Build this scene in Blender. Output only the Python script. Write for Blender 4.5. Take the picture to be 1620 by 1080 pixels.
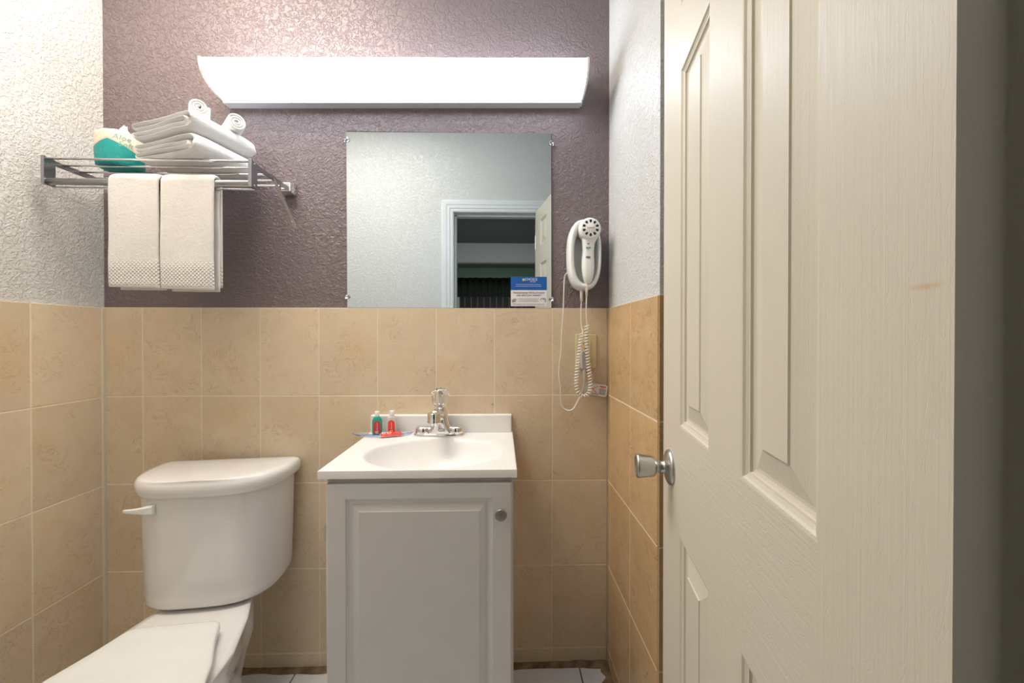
import bpy, bmesh, math, random
from mathutils import Vector, Matrix, noise
for o in list(bpy.data.objects): bpy.data.objects.remove(o)
SC = bpy.context.scene
COL = SC.collection
R = math.radians
PI = math.pi
random.seed(7)

# ------------------------------------------------------------ camera
cd = bpy.data.cameras.new('camera'); cam = bpy.data.objects.new('camera', cd); COL.objects.link(cam)
cd.sensor_width = 36; cd.lens = 623.0 / 1620 * 36; cd.clip_start = .01; cd.clip_end = 50
cd.shift_y = -4 / 1620
cam.location = (0, 0, 1.143); cam.rotation_euler = (R(90 - .37), 0, R(-1.5))
SC.camera = cam

# ------------------------------------------------------------ exposure, world, room lamps
SC.view_settings.view_transform = 'Standard'; SC.view_settings.look = 'None'
SC.view_settings.gamma = 1; SC.view_settings.use_curve_mapping = False
SC.view_settings.exposure = 0.86
w = bpy.data.worlds.new('world'); SC.world = w; w.use_nodes = True
w.node_tree.nodes['Background'].inputs[0].default_value = (.8, .85, 1, 1)
w.node_tree.nodes['Background'].inputs[1].default_value = .02
LAMP_STRENGTH = 5.6
LAMP_COLOR = (.82, .90, 1.0, 1)
def area(name, loc, rot, sx, sy, power, color, shape='RECTANGLE'):
    l = bpy.data.lights.new(name, 'AREA'); l.shape = shape; l.size = sx; l.size_y = sy
    l.energy = power; l.color = color
    o = bpy.data.objects.new(name, l); COL.objects.link(o); o.location = loc; o.rotation_euler = rot
    return o
# warm ceiling lamp of the bathroom, and an added unseen fill that brightens the far bedroom wall
area('ceiling_lamp_light', (-.84, .86, 2.50), (0, 0, 0), .70, .50, 12, (1, .88, .75))
area('bedroom_wall_fill', (-.1, -1.55, 1.10), (R(222), 0, 0), 1.2, .3, 4.6, (1, .96, .9))

# ------------------------------------------------------------ node helpers
class NT:
    def __init__(s, name):
        s.m = bpy.data.materials.new(name); s.m.use_nodes = True
        s.t = s.m.node_tree; s.b = s.t.nodes['Principled BSDF']; s.out = s.t.nodes['Material Output']
    def new(s, typ, props=None, **ins):
        n = s.t.nodes.new('ShaderNode' + typ)
        for k, v in (props or {}).items(): setattr(n, k, v)
        for k, v in ins.items(): s.set(n, k.replace('_', ' '), v)
        return n
    def set(s, n, k, v):
        i = n.inputs[int(k)] if k.strip().isdigit() else n.inputs[k]
        if isinstance(v, bpy.types.NodeSocket): s.t.links.new(v, i)
        else: i.default_value = v
    def math(s, op, a, b=0.0, c=None, clamp=False):
        n = s.t.nodes.new('ShaderNodeMath'); n.operation = op; n.use_clamp = clamp
        s.set(n, '0', a); s.set(n, '1', b)
        if c is not None: s.set(n, '2', c)
        return n.outputs[0]
    def mix(s, f, a, b, mode='MIX'):
        n = s.t.nodes.new('ShaderNodeMix'); n.data_type = 'RGBA'; n.blend_type = mode
        s.set(n, '0', f); s.set(n, '6', a); s.set(n, '7', b)
        return n.outputs[2]
    def ramp(s, f, stops, interp='LINEAR'):
        n = s.t.nodes.new('ShaderNodeValToRGB'); n.color_ramp.interpolation = interp
        e = n.color_ramp.elements
        while len(e) < len(stops): e.new(.5)
        for q, (p, c) in zip(e, stops):
            q.position = p; q.color = c if hasattr(c, '__len__') else (c, c, c, 1)
        s.set(n, 'Fac', f); return n.outputs[0]
    def noise(s, vec, scale, detail=3, rough=.5, dist=0.0):
        n = s.new('TexNoise'); s.set(n, 'Vector', vec); s.set(n, 'Scale', scale); s.set(n, 'Detail', detail)
        s.set(n, 'Roughness', rough); s.set(n, 'Distortion', dist); return n.outputs['Fac']
    def coord(s, which='Object'): return s.new('TexCoord').outputs[which]
    def pos(s): return s.new('NewGeometry').outputs['Position']
    def bump(s, h, strength, dist, normal=None):
        n = s.new('Bump'); s.set(n, 'Height', h); s.set(n, 'Strength', strength); s.set(n, 'Distance', dist)
        if normal is not None: s.set(n, 'Normal', normal)
        return n.outputs['Normal']
    def vmul(s, v, k):
        n = s.new('VectorMath', {'operation': 'MULTIPLY'}); s.set(n, '0', v); s.set(n, '1', k); return n.outputs[0]
    def fin(s, color=None, rough=None, metal=None, normal=None, **kw):
        for k, v in (('Base Color', color), ('Roughness', rough), ('Metallic', metal), ('Normal', normal)):
            if v is not None: s.set(s.b, k, v)
        for k, v in kw.items(): s.set(s.b, k.replace('_', ' '), v)
        return s.m
def c4(r, g, b): return (r, g, b, 1)
def simple(name, col, rough=.4, metal=0.0, **kw):
    """plain material with a faint procedural mottling"""
    n = NT(name); f = n.noise(n.coord(), 14, 3)
    a = c4(*[min(1, x * 1.04) for x in col]); b = c4(*[x * .95 for x in col])
    return n.fin(n.mix(f, a, b), rough, metal, **kw)

def plaster(name, col, strength=.55, rough=.42, scale=62):
    n = NT(name); p = n.pos()
    a = n.noise(p, scale, 3, .6, 1.1); b = n.noise(p, 190, 3, .7, .6); c = n.noise(p, 19, 2, .5, .8)
    knock = n.ramp(a, [(.46, 0.0), (.58, 1.0)])
    h = n.math('ADD', n.math('MULTIPLY', knock, .55), n.math('ADD', n.math('MULTIPLY', b, .4), n.math('MULTIPLY', c, .5)))
    nr = n.bump(h, strength, .0035)
    dirt = n.noise(p, 3.0, 3)
    col2 = c4(*[x * .93 for x in col])
    return n.fin(n.mix(dirt, c4(*col), col2), rough, normal=nr)
M = {}
M['mauve'] = plaster('mauve_plaster', (.192, .149, .155), .95, .30)
M['white_plaster'] = plaster('white_plaster', (.72, .725, .71), .8, .34, 76)
M['white_paint'] = simple('white_trim_paint', (.74, .77, .79), .35)
M['ceiling'] = plaster('ceiling_paint', (.84, .84, .82), .2, .7)

def tile_mat(name, base, dark, vein, ochre, rough=.28):
    n = NT(name)
    oi = n.new('ObjectInfo').outputs['Random']
    off = n.new('CombineXYZ', X=n.math('MULTIPLY', oi, 37.0), Y=n.math('MULTIPLY', oi, 91.0), Z=n.math('MULTIPLY', oi, 53.0)).outputs[0]
    v = n.new('VectorMath', {'operation': 'ADD'}); n.set(v, '0', n.coord()); n.set(v, '1', off); v = v.outputs[0]
    cloud = n.noise(v, 9, 4, .6, .8); fine = n.noise(v, 70, 3, .6)
    vn = n.noise(v, 22, 5, .6, 1.2)
    line = n.ramp(n.math('ABSOLUTE', n.math('SUBTRACT', vn, .5)), [(0.0, 1.0), (.008, .5), (.018, 0.0)])
    gate = n.ramp(n.noise(v, 11, 2), [(.44, 0.0), (.58, 1.0)])
    line = n.math('MULTIPLY', line, gate)
    col = n.mix(n.ramp(cloud, [(.32, 0.0), (.68, 1.0)]), c4(*base), c4(*dark))
    col = n.mix(n.math('MULTIPLY', n.ramp(n.noise(v, 6, 3, .5, .5), [(.55, 0.0), (.7, 1.0)]), .55), col, c4(*ochre))
    col = n.mix(n.math('MULTIPLY', fine, .18), col, c4(*vein))
    col = n.mix(n.math('MULTIPLY', line, .8), col, c4(*vein))
    tone = n.math('ADD', .95, n.math('MULTIPLY', oi, .09))
    hs = n.new('HueSaturation'); n.set(hs, 'Color', col); n.set(hs, 'Value', tone)
    nr = n.bump(n.math('ADD', cloud, n.math('MULTIPLY', fine, .2)), .06, .003)
    return n.fin(hs.outputs[0], rough, normal=nr)
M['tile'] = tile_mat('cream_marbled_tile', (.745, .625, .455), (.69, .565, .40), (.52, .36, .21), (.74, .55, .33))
M['tile_warm_light'] = tile_mat('amber_lit_marbled_tile', (.68, .475, .265), (.60, .40, .20), (.34, .19, .08), (.66, .40, .17), .24)  # same cream tile; amber cast of the light put into its colour
M['grout'] = simple('cream_grout', (.83, .73, .57), .75)
M['floor_tile'] = simple('white_floor_tile', (.72, .73, .76), .22)
M['dark_grout'] = simple('dark_grout', (.05, .045, .04), .9)
def grime():
    n = NT('stained_caulk'); f = n.noise(n.pos(), 25, 4, .6)
    return n.fin(n.ramp(f, [(.3, (.07, .045, .02, 1)), (.6, (.24, .16, .085, 1)), (.8, (.33, .25, .16, 1))]), .7)
M['caulk'] = grime()
M['clear_caulk'] = simple('pale_caulk', (.62, .55, .45), .5)
M['porcelain'] = simple('white_porcelain', (.80, .79, .78), .10, Coat_Weight=.4, Coat_Roughness=.05)
M['seat'] = simple('white_seat_plastic', (.80, .81, .79), .22)
M['counter'] = simple('cultured_marble_white', (.83, .82, .80), .34)
M['cabinet'] = simple('white_thermofoil', (.68, .67, .66), .42)
M['gap'] = simple('painted_gap_shade', (.22, .18, .15), .8)
M['chrome'] = simple('chrome', (.80, .80, .80), .10, 1.0)
M['nickel'] = simple('satin_nickel', (.55, .55, .54), .30, 1.0)
M['dull_steel'] = simple('dull_steel', (.50, .50, .50), .33, 1.0)
M['rack_steel'] = simple('brushed_rack_steel', (.36, .36, .38), .28, 1.0)
M['stay_metal'] = simple('pale_flat_metal', (.50, .48, .45), .4, .35)
M['white_plastic'] = simple('white_plastic', (.83, .85, .84), .3)
M['warm_plastic'] = simple('aged_white_plastic', (.78, .72, .62), .35)
M['cord'] = simple('white_cord', (.82, .78, .72), .4)
M['ivory'] = simple('ivory_plastic', (.72, .64, .40), .35)
M['grey_plug'] = simple('grey_plug', (.58, .59, .60), .4)
M['black'] = simple('black_plastic', (.012, .014, .012), .5)
M['red'] = simple('red_print', (.62, .04, .03), .4)
M['label_red'] = simple('label_red', (.74, .05, .04), .35)
M['label_crimson'] = simple('label_crimson', (.50, .04, .06), .35)
M['paper'] = simple('white_paper', (.80, .79, .78), .6)
M['ink'] = simple('navy_ink', (.07, .09, .22), .6)
M['grey_ink'] = simple('grey_ink', (.30, .32, .38), .6)
M['blue'] = simple('blue_print', (.01, .105, .42), .4)
M['pale_blue'] = simple('pale_blue_print', (.45, .58, .85), .5)
M['gold'] = simple('gold_print', (.80, .55, .12), .5)
M['teal_ink'] = simple('teal_print', (.15, .42, .40), .5)
M['green_ink'] = simple('leaf_green_print', (.13, .42, .30), .5)
M['cap'] = simple('frosted_cap', (.85, .84, .82), .35)
M['pewter'] = simple('pewter_knob', (.30, .29, .28), .42, .8)
def glassy(name, col, rough, ior, trans=1.0, alpha=1.0):
    n = NT(name); f = n.noise(n.coord(), 30, 2)
    return n.fin(n.mix(f, c4(*col), c4(*[x * .97 for x in col])), rough, IOR=ior, Transmission_Weight=trans, Alpha=alpha)
M['acrylic'] = glassy('clear_acrylic', (.97, .98, 1), .03, 1.45)
M['tray'] = glassy('clear_blue_plastic', (.90, .94, 1.0), .06, 1.2, .92)
M['teal_liquid'] = glassy('teal_liquid', (.06, .50, .38), .08, 1.25, .35)
M['clear_liquid'] = glassy('clear_liquid', (.86, .84, .78), .08, 1.25, .45)
def mirror():
    n = NT('silvered_mirror'); f = n.noise(n.pos(), 2.5, 2)
    return n.fin(n.mix(f, c4(.65, .735, .775), c4(.64, .72, .76)), .015, 1.0)
M['mirror'] = mirror()
M['mirror_edge'] = simple('dark_mirror_edge', (.03, .04, .035), .3)
def towel(name, col, waffle=False):
    n = NT(name); v = n.coord()
    a = n.noise(v, 420, 3, .7); b = n.noise(v, 90, 3, .6); c = n.noise(v, 25, 2)
    h = n.math('ADD', a, n.math('ADD', n.math('MULTIPLY', b, .9), c))
    nr = n.bump(h, .55, .0025)
    if waffle:
        sp = n.new('SeparateXYZ', Vector=v); k = 2 * PI / .021
        s1 = n.math('SINE', n.math('MULTIPLY', n.math('ADD', sp.outputs[0], sp.outputs[2]), k)); s2 = n.math('SINE', n.math('MULTIPLY', n.math('SUBTRACT', sp.outputs[0], sp.outputs[2]), k))
        g = n.math('MULTIPLY', n.math('MULTIPLY', n.math('SUBTRACT', .085, sp.outputs[2]), 30.0, clamp=True), n.math('MULTIPLY', n.math('SUBTRACT', sp.outputs[2], .006), 200.0, clamp=True))
        nr = n.bump(n.math('MULTIPLY', n.math('ABSOLUTE', n.math('MULTIPLY', s1, s2)), g), .8, .0035, nr)
    col2 = n.mix(b, c4(*col), c4(*[x * .93 for x in col]))
    return n.fin(col2, .95, normal=nr, Sheen_Weight=.35, Sheen_Roughness=.6)
M['towel'] = towel('white_terry', (.81, .78, .74)); M['towel_waffle'] = towel('white_terry_with_waffled_hem', (.80, .77, .73), True)
M['towel_cool'] = towel('bright_white_terry', (.80, .79, .78))
def lamp_mat():
    n = NT('lit_acrylic_diffuser'); f = n.noise(n.pos(), 4, 1)
    n.fin(c4(.9, .92, .95), .4)
    n.set(n.b, 'Emission Color', LAMP_COLOR)
    n.set(n.b, 'Emission Strength', n.math('ADD', LAMP_STRENGTH, n.math('MULTIPLY', f, .2)))
    return n.m
M['diffuser'] = lamp_mat()
M['lamp_metal'] = simple('white_enamelled_pan', (.62, .66, .74), .4)
M['lamp_end'] = simple('translucent_end_cap', (.80, .79, .78), .4)
def door_mat(name, horiz, tint=(.72, .675, .58)):
    n = NT(name); v = n.coord()
    k = (2, 1, 260) if horiz else (260, 1, 2)
    s = n.vmul(v, k)
    g = n.noise(s, 1.0, 3, .6, .35); g2 = n.noise(n.vmul(v, (7, 1, 1.0) if not horiz else (1.0, 1, 7)), 9, 3, .6, 2.5)
    rings = n.math('ABSOLUTE', n.math('SUBTRACT', g2, .5))
    rings = n.ramp(rings, [(0.0, 1.0), (.03, 0.0)])
    h = n.math('SUBTRACT', g, n.math('MULTIPLY', rings, .25))
    nr = n.bump(h, .38, .0012)
    mott = n.noise(v, 3.5, 3)
    col = n.mix(mott, c4(*tint), c4(tint[0] * .95, tint[1] * .96, tint[2] * .93))
    col = n.mix(n.math('MULTIPLY', g, .12), col, c4(.46, .40, .29))
    # two small old stains on the paint
    p = n.pos()
    for (cx, cy, cz), rad, sc in STAINS:
        q = n.new('VectorMath', {'operation': 'SUBTRACT'}); n.set(q, '0', p); n.set(q, '1', (cx, cy, cz))
        q2 = n.vmul(q.outputs[0], sc); ln = n.new('VectorMath', {'operation': 'LENGTH'}); n.set(ln, '0', q2)
        f = n.ramp(n.math('DIVIDE', ln.outputs['Value'], rad), [(0.0, 1.0), (1.0, 0.0)])
        col = n.mix(n.math('MULTIPLY', f, .55), col, c4(.60, .33, .12))
    return n.fin(col, .46, normal=nr)
STAINS = [((.2425, .319, 1.305), .0045, (1, 1, .8)), ((.2210, .200, 1.169), .0085, (.5, .6, 3.5))]
M['door_v'] = door_mat('cream_door_vertical_grain', False)
M['door_h'] = door_mat('cream_door_horizontal_grain', True)
M['carpet'] = simple('brown_carpet', (.12, .09, .06), .95)
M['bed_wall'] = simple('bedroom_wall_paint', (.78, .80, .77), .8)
M['bed_ceiling'] = simple('shade_toned_bedroom_ceiling', (.10, .10, .105), .9)  # dark grey stands in for the shade on the bedroom ceiling
M['green_paint'] = simple('sage_green_paint', (.12, .20, .13), .6)
M['curtain'] = simple('dark_green_curtain', (.010, .016, .008), .9)
M['slat'] = simple('pinkish_brown_slat', (.16, .11, .11), .6)
M['pale_green'] = simple('pale_green_paint', (.35, .55, .38), .6)

def roll_mat():
    n = NT('printed_tissue_wrapper')
    uv = n.new('TexCoord').outputs['UV']; sp = n.new('SeparateXYZ', Vector=uv)
    u, v = sp.outputs[0], sp.outputs[1]
    peak = n.math('SUBTRACT', .70, n.math('MULTIPLY', n.math('ABSOLUTE', n.math('SUBTRACT', u, .29)), 1.4))
    peak = n.math('MAXIMUM', peak, .28)
    f = n.math('MULTIPLY', n.math('SUBTRACT', peak, v), 60.0, clamp=True)
    band = n.math('MULTIPLY', n.math('SUBTRACT', n.math('ADD', peak, .05), v), 40.0, clamp=True)
    wv = n.noise(n.vmul(uv, (12, 5, 1)), 2.2, 3, .5, 1.2)
    flower = n.ramp(n.math('ABSOLUTE', n.math('SUBTRACT', wv, .5)), [(0.0, 1.0), (.02, 0.0)])
    gate = n.math('MULTIPLY', n.math('SUBTRACT', .45, v), 8.0, clamp=True)
    teal = n.mix(n.math('MULTIPLY', n.math('MULTIPLY', flower, gate), .5), c4(.0, .30, .29), c4(.30, .42, .33))
    cream = n.mix(n.ramp(n.noise(n.vmul(uv, (20, 6, 1)), 3, 3), [(.45, 0.0), (.6, 1.0)]), c4(.72, .66, .54), c4(.74, .55, .44))
    col = n.mix(band, cream, c4(.72, .50, .36)); col = n.mix(f, col, teal)
    return n.fin(col, .5, normal=n.bump(n.noise(n.coord(), 60, 3), .3, .002))
M['wrapper'] = roll_mat()

# ------------------------------------------------------------ mesh helpers
def tagp(o, label=None, cat=None, group=None, kind=None):
    if label: o['label'] = label
    if cat: o['category'] = cat
    if group: o['group'] = group
    if kind: o['kind'] = kind
    return o
def thing(name, label, cat, loc=(0, 0, 0), rot=(0, 0, 0), group=None):
    o = bpy.data.objects.new(name, None); COL.objects.link(o); o.location = loc; o.rotation_euler = rot
    o.empty_display_size = .05
    return tagp(o, label, cat, group)
def root_loc(p):
    while p.parent: p = p.parent
    return p
def obj(name, bm, mat, parent=None, local=False, smooth=False, bevel=0, segs=2, uv=False, flip=False, origin=None, subsurf=0):
    """link ONE mesh object. World coordinates unless local=True (then in the parent's frame)."""
    bmesh.ops.recalc_face_normals(bm, faces=bm.faces)
    me = bpy.data.meshes.new(name)
    if parent is not None and not local:
        r = root_loc(parent)
        assert not any(abs(a) > 1e-6 for a in r.rotation_euler), name
        L = r.location.copy()
        bm.transform(Matrix.Translation(-L))
    loc = Vector((0, 0, 0))
    if parent is None or origin is not None:
        if origin is None:
            vs = [v.co for v in bm.verts]
            origin = ((min(v.x for v in vs) + max(v.x for v in vs)) / 2, (min(v.y for v in vs) + max(v.y for v in vs)) / 2, min(v.z for v in vs))
        loc = Vector(origin); bm.transform(Matrix.Translation(-loc))
    bm.to_mesh(me); bm.free()
    for m in (mat if isinstance(mat, (list, tuple)) else [mat]): me.materials.append(M[m] if isinstance(m, str) else m)
    if smooth:
        me.polygons.foreach_set('use_smooth', [True] * len(me.polygons))
    o = bpy.data.objects.new(name, me); COL.objects.link(o); o.location = loc
    if parent is not None: o.parent = parent
    if bevel:
        b = o.modifiers.new('bevel', 'BEVEL'); b.width = bevel; b.segments = segs; b.limit_method = 'ANGLE'; b.angle_limit = R(35)
        if smooth is None: pass
    if subsurf:
        s = o.modifiers.new('sub', 'SUBSURF'); s.levels = subsurf; s.render_levels = subsurf
    return o
def sharp(o, ang=40):
    me = o.data; me.polygons.foreach_set('use_smooth', [True] * len(me.polygons))
    try: me.set_sharp_from_angle(angle=R(ang))
    except Exception: pass
    return o
def box(bm, x0, x1, y0, y1, z0, z1, mi=0):
    vs = [bm.verts.new((x, y, z)) for x in (x0, x1) for y in (y0, y1) for z in (z0, z1)]
    for f in ((0, 1, 3, 2), (4, 6, 7, 5), (0, 4, 5, 1), (2, 3, 7, 6), (0, 2, 6, 4), (1, 5, 7, 3)):
        fc = bm.faces.new([vs[i] for i in f]); fc.material_index = mi
    return bm
def B(*a):
    bm = bmesh.new(); box(bm, *a); return bm
def loft(bm, rings, closed_path=False, caps=True, mi=0):
    vr = [[bm.verts.new(p) for p in r] for r in rings]
    n = len(vr[0]); m = len(vr)
    for i in range(m if closed_path else m - 1):
        a, b = vr[i], vr[(i + 1) % m]
        for j in range(n):
            f = bm.faces.new((a[j], a[(j + 1) % n], b[(j + 1) % n], b[j])); f.material_index = mi
    if caps and not closed_path:
        for r in (vr[0], vr[-1]):
            f = bm.faces.new(r); f.material_index = mi
    return vr
def catmull(pts, sub=8, closed=False):
    P = [Vector(p) for p in pts]; out = []; n = len(P)
    rng = range(n if closed else n - 1)
    for i in rng:
        if closed: a, b, c, d = P[i - 1], P[i], P[(i + 1) % n], P[(i + 2) % n]
        else: a, b, c, d = P[max(i - 1, 0)], P[i], P[i + 1], P[min(i + 2, n - 1)]
        for k in range(sub):
            t = k / sub
            out.append(.5 * ((2 * b) + (c - a) * t + (2 * a - 5 * b + 4 * c - d) * t * t + (3 * b - a - 3 * c + d) * t ** 3))
    if not closed: out.append(P[-1])
    return out
def tube(bm, pts, r, seg=10, closed=False, mi=0, flat=1.0):
    P = [Vector(p) for p in pts]; n = len(P); rings = []
    up = None
    for i, p in enumerate(P):
        if closed: t = P[(i + 1) % n] - P[i - 1]
        else: t = P[min(i + 1, n - 1)] - P[max(i - 1, 0)]
        t.normalize()
        if up is None:
            up = Vector((0, 0, 1)) if abs(t.z) < .9 else Vector((0, 1, 0))
        side = t.cross(up).normalized(); up = side.cross(t).normalized()
        rr = r[i] if hasattr(r, '__len__') else r
        rings.append([p + side * math.cos(a) * rr + up * math.sin(a) * rr * flat for a in [2 * PI * k / seg for k in range(seg)]])
    loft(bm, rings, closed, True, mi); return bm
def lathe(bm, prof, axis=(0, 0, 1), org=(0, 0, 0), seg=32, mi=0, lobes=None):
    """prof = list of (radius, height)"""
    A = Vector(axis).normalized(); t = Vector((1, 0, 0)) if abs(A.x) < .9 else Vector((0, 1, 0))
    u = A.cross(t).normalized(); v = A.cross(u); O = Vector(org)
    rings = []
    for r, h in prof:
        r = max(r, 1e-4)
        ring = []
        for k in range(seg):
            a = 2 * PI * k / seg; rr = r * (lobes(a, h) if lobes else 1)
            ring.append(O + A * h + u * math.cos(a) * rr + v * math.sin(a) * rr)
        rings.append(ring)
    loft(bm, rings, False, True, mi); return bm
def ribbon(path, width_axis, half_w, thick, closed=False, seg=14, n_exp=3.5, wob=0, seed=0):
    """cloth ribbon: sweep a rounded section (half_w along width_axis, thick across the path's plane)"""
    P = [Vector(p) for p in path]; W = Vector(width_axis).normalized(); n = len(P); rings = []
    for i, p in enumerate(P):
        if closed: t = P[(i + 1) % n] - P[i - 1]
        else: t = P[min(i + 1, n - 1)] - P[max(i - 1, 0)]
        t.normalize(); nn = t.cross(W).normalized()
        ring = []
        for k in range(seg):
            a = 2 * PI * k / seg; c, s = math.cos(a), math.sin(a)
            x = math.copysign(abs(c) ** (1 / n_exp if n_exp > 2 else 1), c) * half_w
            hw = thick / 2
            y = math.copysign(abs(s) ** .55, s) * hw
            q = p + W * x + nn * y
            if wob:
                q += Vector((noise.noise(q * 11 + Vector((seed, 0, 0))), noise.noise(q * 11 + Vector((0, seed + 5, 0))), noise.noise(q * 11 + Vector((0, 0, seed + 9))))) * wob
            ring.append(q)
        rings.append(ring)
    bm = bmesh.new(); loft(bm, rings, closed, True); return bm
def text_bm(body, size, extrude=.0002, shear=0.0, align='CENTER'):
    cu = bpy.data.curves.new('txt', 'FONT'); cu.body = body; cu.size = size; cu.extrude = extrude; cu.shear = shear
    cu.align_x = align; cu.align_y = 'CENTER'; cu.resolution_u = 3
    o = bpy.data.objects.new('txt', cu); COL.objects.link(o)
    me = bpy.data.meshes.new_from_object(o.evaluated_get(bpy.context.evaluated_depsgraph_get()))
    bm = bmesh.new(); bm.from_mesh(me)
    bpy.data.objects.remove(o); bpy.data.curves.remove(cu); bpy.data.meshes.remove(me)
    return bm
def text_front(body, size, x, y, z, rot=0.0, bold=0, shear=0.0, sx=1.0):
    """text in a plane facing -Y (towards the camera)"""
    bm = text_bm(body, size, .00015, shear)
    bm.transform(Matrix.Translation((x, y, z)) @ Matrix.Rotation(rot, 4, 'Y') @ Matrix.Rotation(R(90), 4, 'X') @ Matrix.Diagonal((sx, 1, 1, 1)))
    return bm

# ============================================================ THE SETTING
XL, XR, YB, YD, ZC = -1.345, .372, 1.37, .17, 2.52
YE = .92          # where the right wall ends
XN = .80          # far side of the nook behind the door
TT = .006         # tile thickness proud of the plaster
def struct(name, bm, mat, **kw):
    o = obj(name, bm, mat, **kw); o['kind'] = 'structure'; return o
def wall_mesh(x0, x1, y0, y1, z0=0, z1=ZC): return B(x0, x1, y0, y1, z0, z1)
wall_back = struct('wall_back', wall_mesh(XL - .10, XR + .12, YB, YB + .1), 'mauve')
wall_left = struct('wall_left', wall_mesh(XL - .10, XL, YD - .0, YB), 'white_plaster')
wall_right = struct('wall_right', wall_mesh(XR + .003, XR + .12, YE + .005, YB), 'white_plaster')
wall_return = struct('wall_return', wall_mesh(XR + .12, XN, YE + .005, YE + .1), 'white_plaster')
wall_nook = struct('wall_nook', wall_mesh(XN, XN + .1, YD, YE + .1), 'white_plaster')
OL, OR_, OT = -.309, .237, 1.944
bm = bmesh.new()
box(bm, XL - .10, OL - .018, .05, YD, 0, ZC); box(bm, OR_ + .018, XN + .1, .05, YD, 0, ZC); box(bm, OL - .018, OR_ + .018, .05, YD, OT + .018, ZC)
wall_front = struct('wall_front', bm, 'white_plaster')
struct('ceiling', B(XL - .1, XN + .1, .05, YB + .1, ZC, ZC + .06), 'ceiling')
floor = struct('floor', B(XL, XN, .0, YB, -.06, -.006), 'dark_grout')

# door frame lining, stops and casings (seen in the mirror)
bm = bmesh.new()
box(bm, OL - .018, OL, .05, YD + .001, 0, OT + .018); box(bm, OR_, OR_ + .018, .05, YD + .001, 0, OT + .018); box(bm, OL, OR_, .05, YD + .001, OT, OT + .018)
box(bm, OL, OL + .011, .07, .115, 0, OT); box(bm, OR_ - .011, OR_, .07, .115, 0, OT); box(bm, OL, OR_, .07, .115, OT - .011, OT)
struct('trim_1', bm, 'white_paint')
def casing(name, pts_axis, a0, a1, fixed, sgn):
    prof = [(0, 0), (0, .008), (.010, .011), (.018, .009), (.022, .014), (.040, .014), (.045, .017), (.066, .018), (.074, .014), (.074, 0)]
    bm = bmesh.new()
    rings = []
    for e, a in ((0, a0), (1, a1)):
        ring = []
        for (u, d) in prof:
            mit = u if e == 1 else (u if pts_axis == 'x' else 0)
            if pts_axis == 'z': ring.append(Vector((fixed + sgn * u, YD + d, a + (u if e else 0))))
            else: ring.append(Vector((a + (-u if e == 0 else u), YD + d, fixed + u)))
        rings.append(ring)
    loft(bm, rings)
    return struct(name, bm, 'white_paint')
casing('trim_2', 'z', 0, OT + .002, OL - .003, -1)
casing('trim_3', 'x', OL - .003, OR_ + .022, OT + .002, 1)
casing('trim_4', 'z', 0, OT + .002, OR_ + .022, 1)

# ---- wall tiles, each a piece of its wall
ROWS = [(1.2405, .9425), (.9395, .6445), (.6415, .3485), (.3455, .0575), (.0535, .012)]
tile_cache = {}
def tile_obj(parent, kind, w, h, mat, loc, rotz):
    key = (round(w, 4), round(h, 4), mat)
    if key not in tile_cache:
        bm = bmesh.new()
        b = .0012
        x, z, t = w / 2, h / 2, TT
        v0 = [bm.verts.new(p) for p in ((-x, 0, -z), (x, 0, -z), (x, 0, z), (-x, 0, z))]
        v1 = [bm.verts.new(p) for p in ((-x, -t + b, -z), (x, -t + b, -z), (x, -t + b, z), (-x, -t + b, z))]
        v2 = [bm.verts.new(p) for p in ((-x + b, -t, -z + b), (x - b, -t, -z + b), (x - b, -t, z - b), (-x + b, -t, z - b))]
        for a, c in ((v0, v1), (v1, v2)):
            for i in range(4): bm.faces.new((a[i], a[(i + 1) % 4], c[(i + 1) % 4], c[i]))
        bm.faces.new(v2); bm.faces.new(v0)
        bmesh.ops.recalc_face_normals(bm, faces=bm.faces)
        me = bpy.data.meshes.new('tile'); bm.to_mesh(me); bm.free(); me.materials.append(M[mat]); tile_cache[key] = me
    o = bpy.data.objects.new('tile', tile_cache[key]); COL.objects.link(o)
    o.parent = parent
    o.location = Vector(loc) - parent.location
    o.rotation_euler = (0, 0, rotz)
    return o
def grout_bed(parent, bm, mat='grout'):
    return obj('grout_bed', bm, mat, parent)
G = .0012   # half joint
GD = .0052  # grout face in front of the plaster; tiles stand .0025 further out
def course(parent, edges, mat, fn, rotz):
    for (zt, zb) in ROWS:
        for a, b in zip(edges[:-1], edges[1:]):
            a2, b2 = a + G, b - G
            if b2 - a2 < .006: continue
            c = (a2 + b2) / 2
            tile_obj(parent, '', b2 - a2, zt - zb, mat, fn(c, (zt + zb) / 2), rotz)
# back wall
be = [XL + .006, -1.2125] + [-1.2125 + .1985 * i for i in range(1, 8)] + [XR - .004]
be = [XL + .006, -1.2145, -1.0200, -.8230, -.6255, -.4265, -.2270, -.0260, .1750, XR - .004]
grout_bed(wall_back, B(XL, XR, YB - GD, YB, .0, 1.241))
course(wall_back, be, 'tile', lambda c, z: (c, YB, z), 0)
# left wall
le = [YD + .02, .355, .555, .755, .955, 1.155, 1.3545]
grout_bed(wall_left, B(XL, XL + GD, YD, YB - GD, 0, 1.236))
course(wall_left, le, 'tile', lambda c, z: (XL, c, z - .002), R(90))
# right wall
re_ = [YE + .0015, 1.1225, 1.3275, 1.357]
grout_bed(wall_right, B(XR - GD + .003, XR + .003, YE + .005, YB - GD, 0, 1.241))
course(wall_right, re_, 'tile_warm_light', lambda c, z: (XR + .003, c, z), R(-90))
# return beyond the corner
grout_bed(wall_return, B(XR + .001, XN, YE + .005 - GD, YE + .005, 0, 1.241))
course(wall_return, [XR - .002, .475, .675, XN - .002], 'tile_warm_light', lambda c, z: (c, YE + .005, z), 0)
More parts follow.
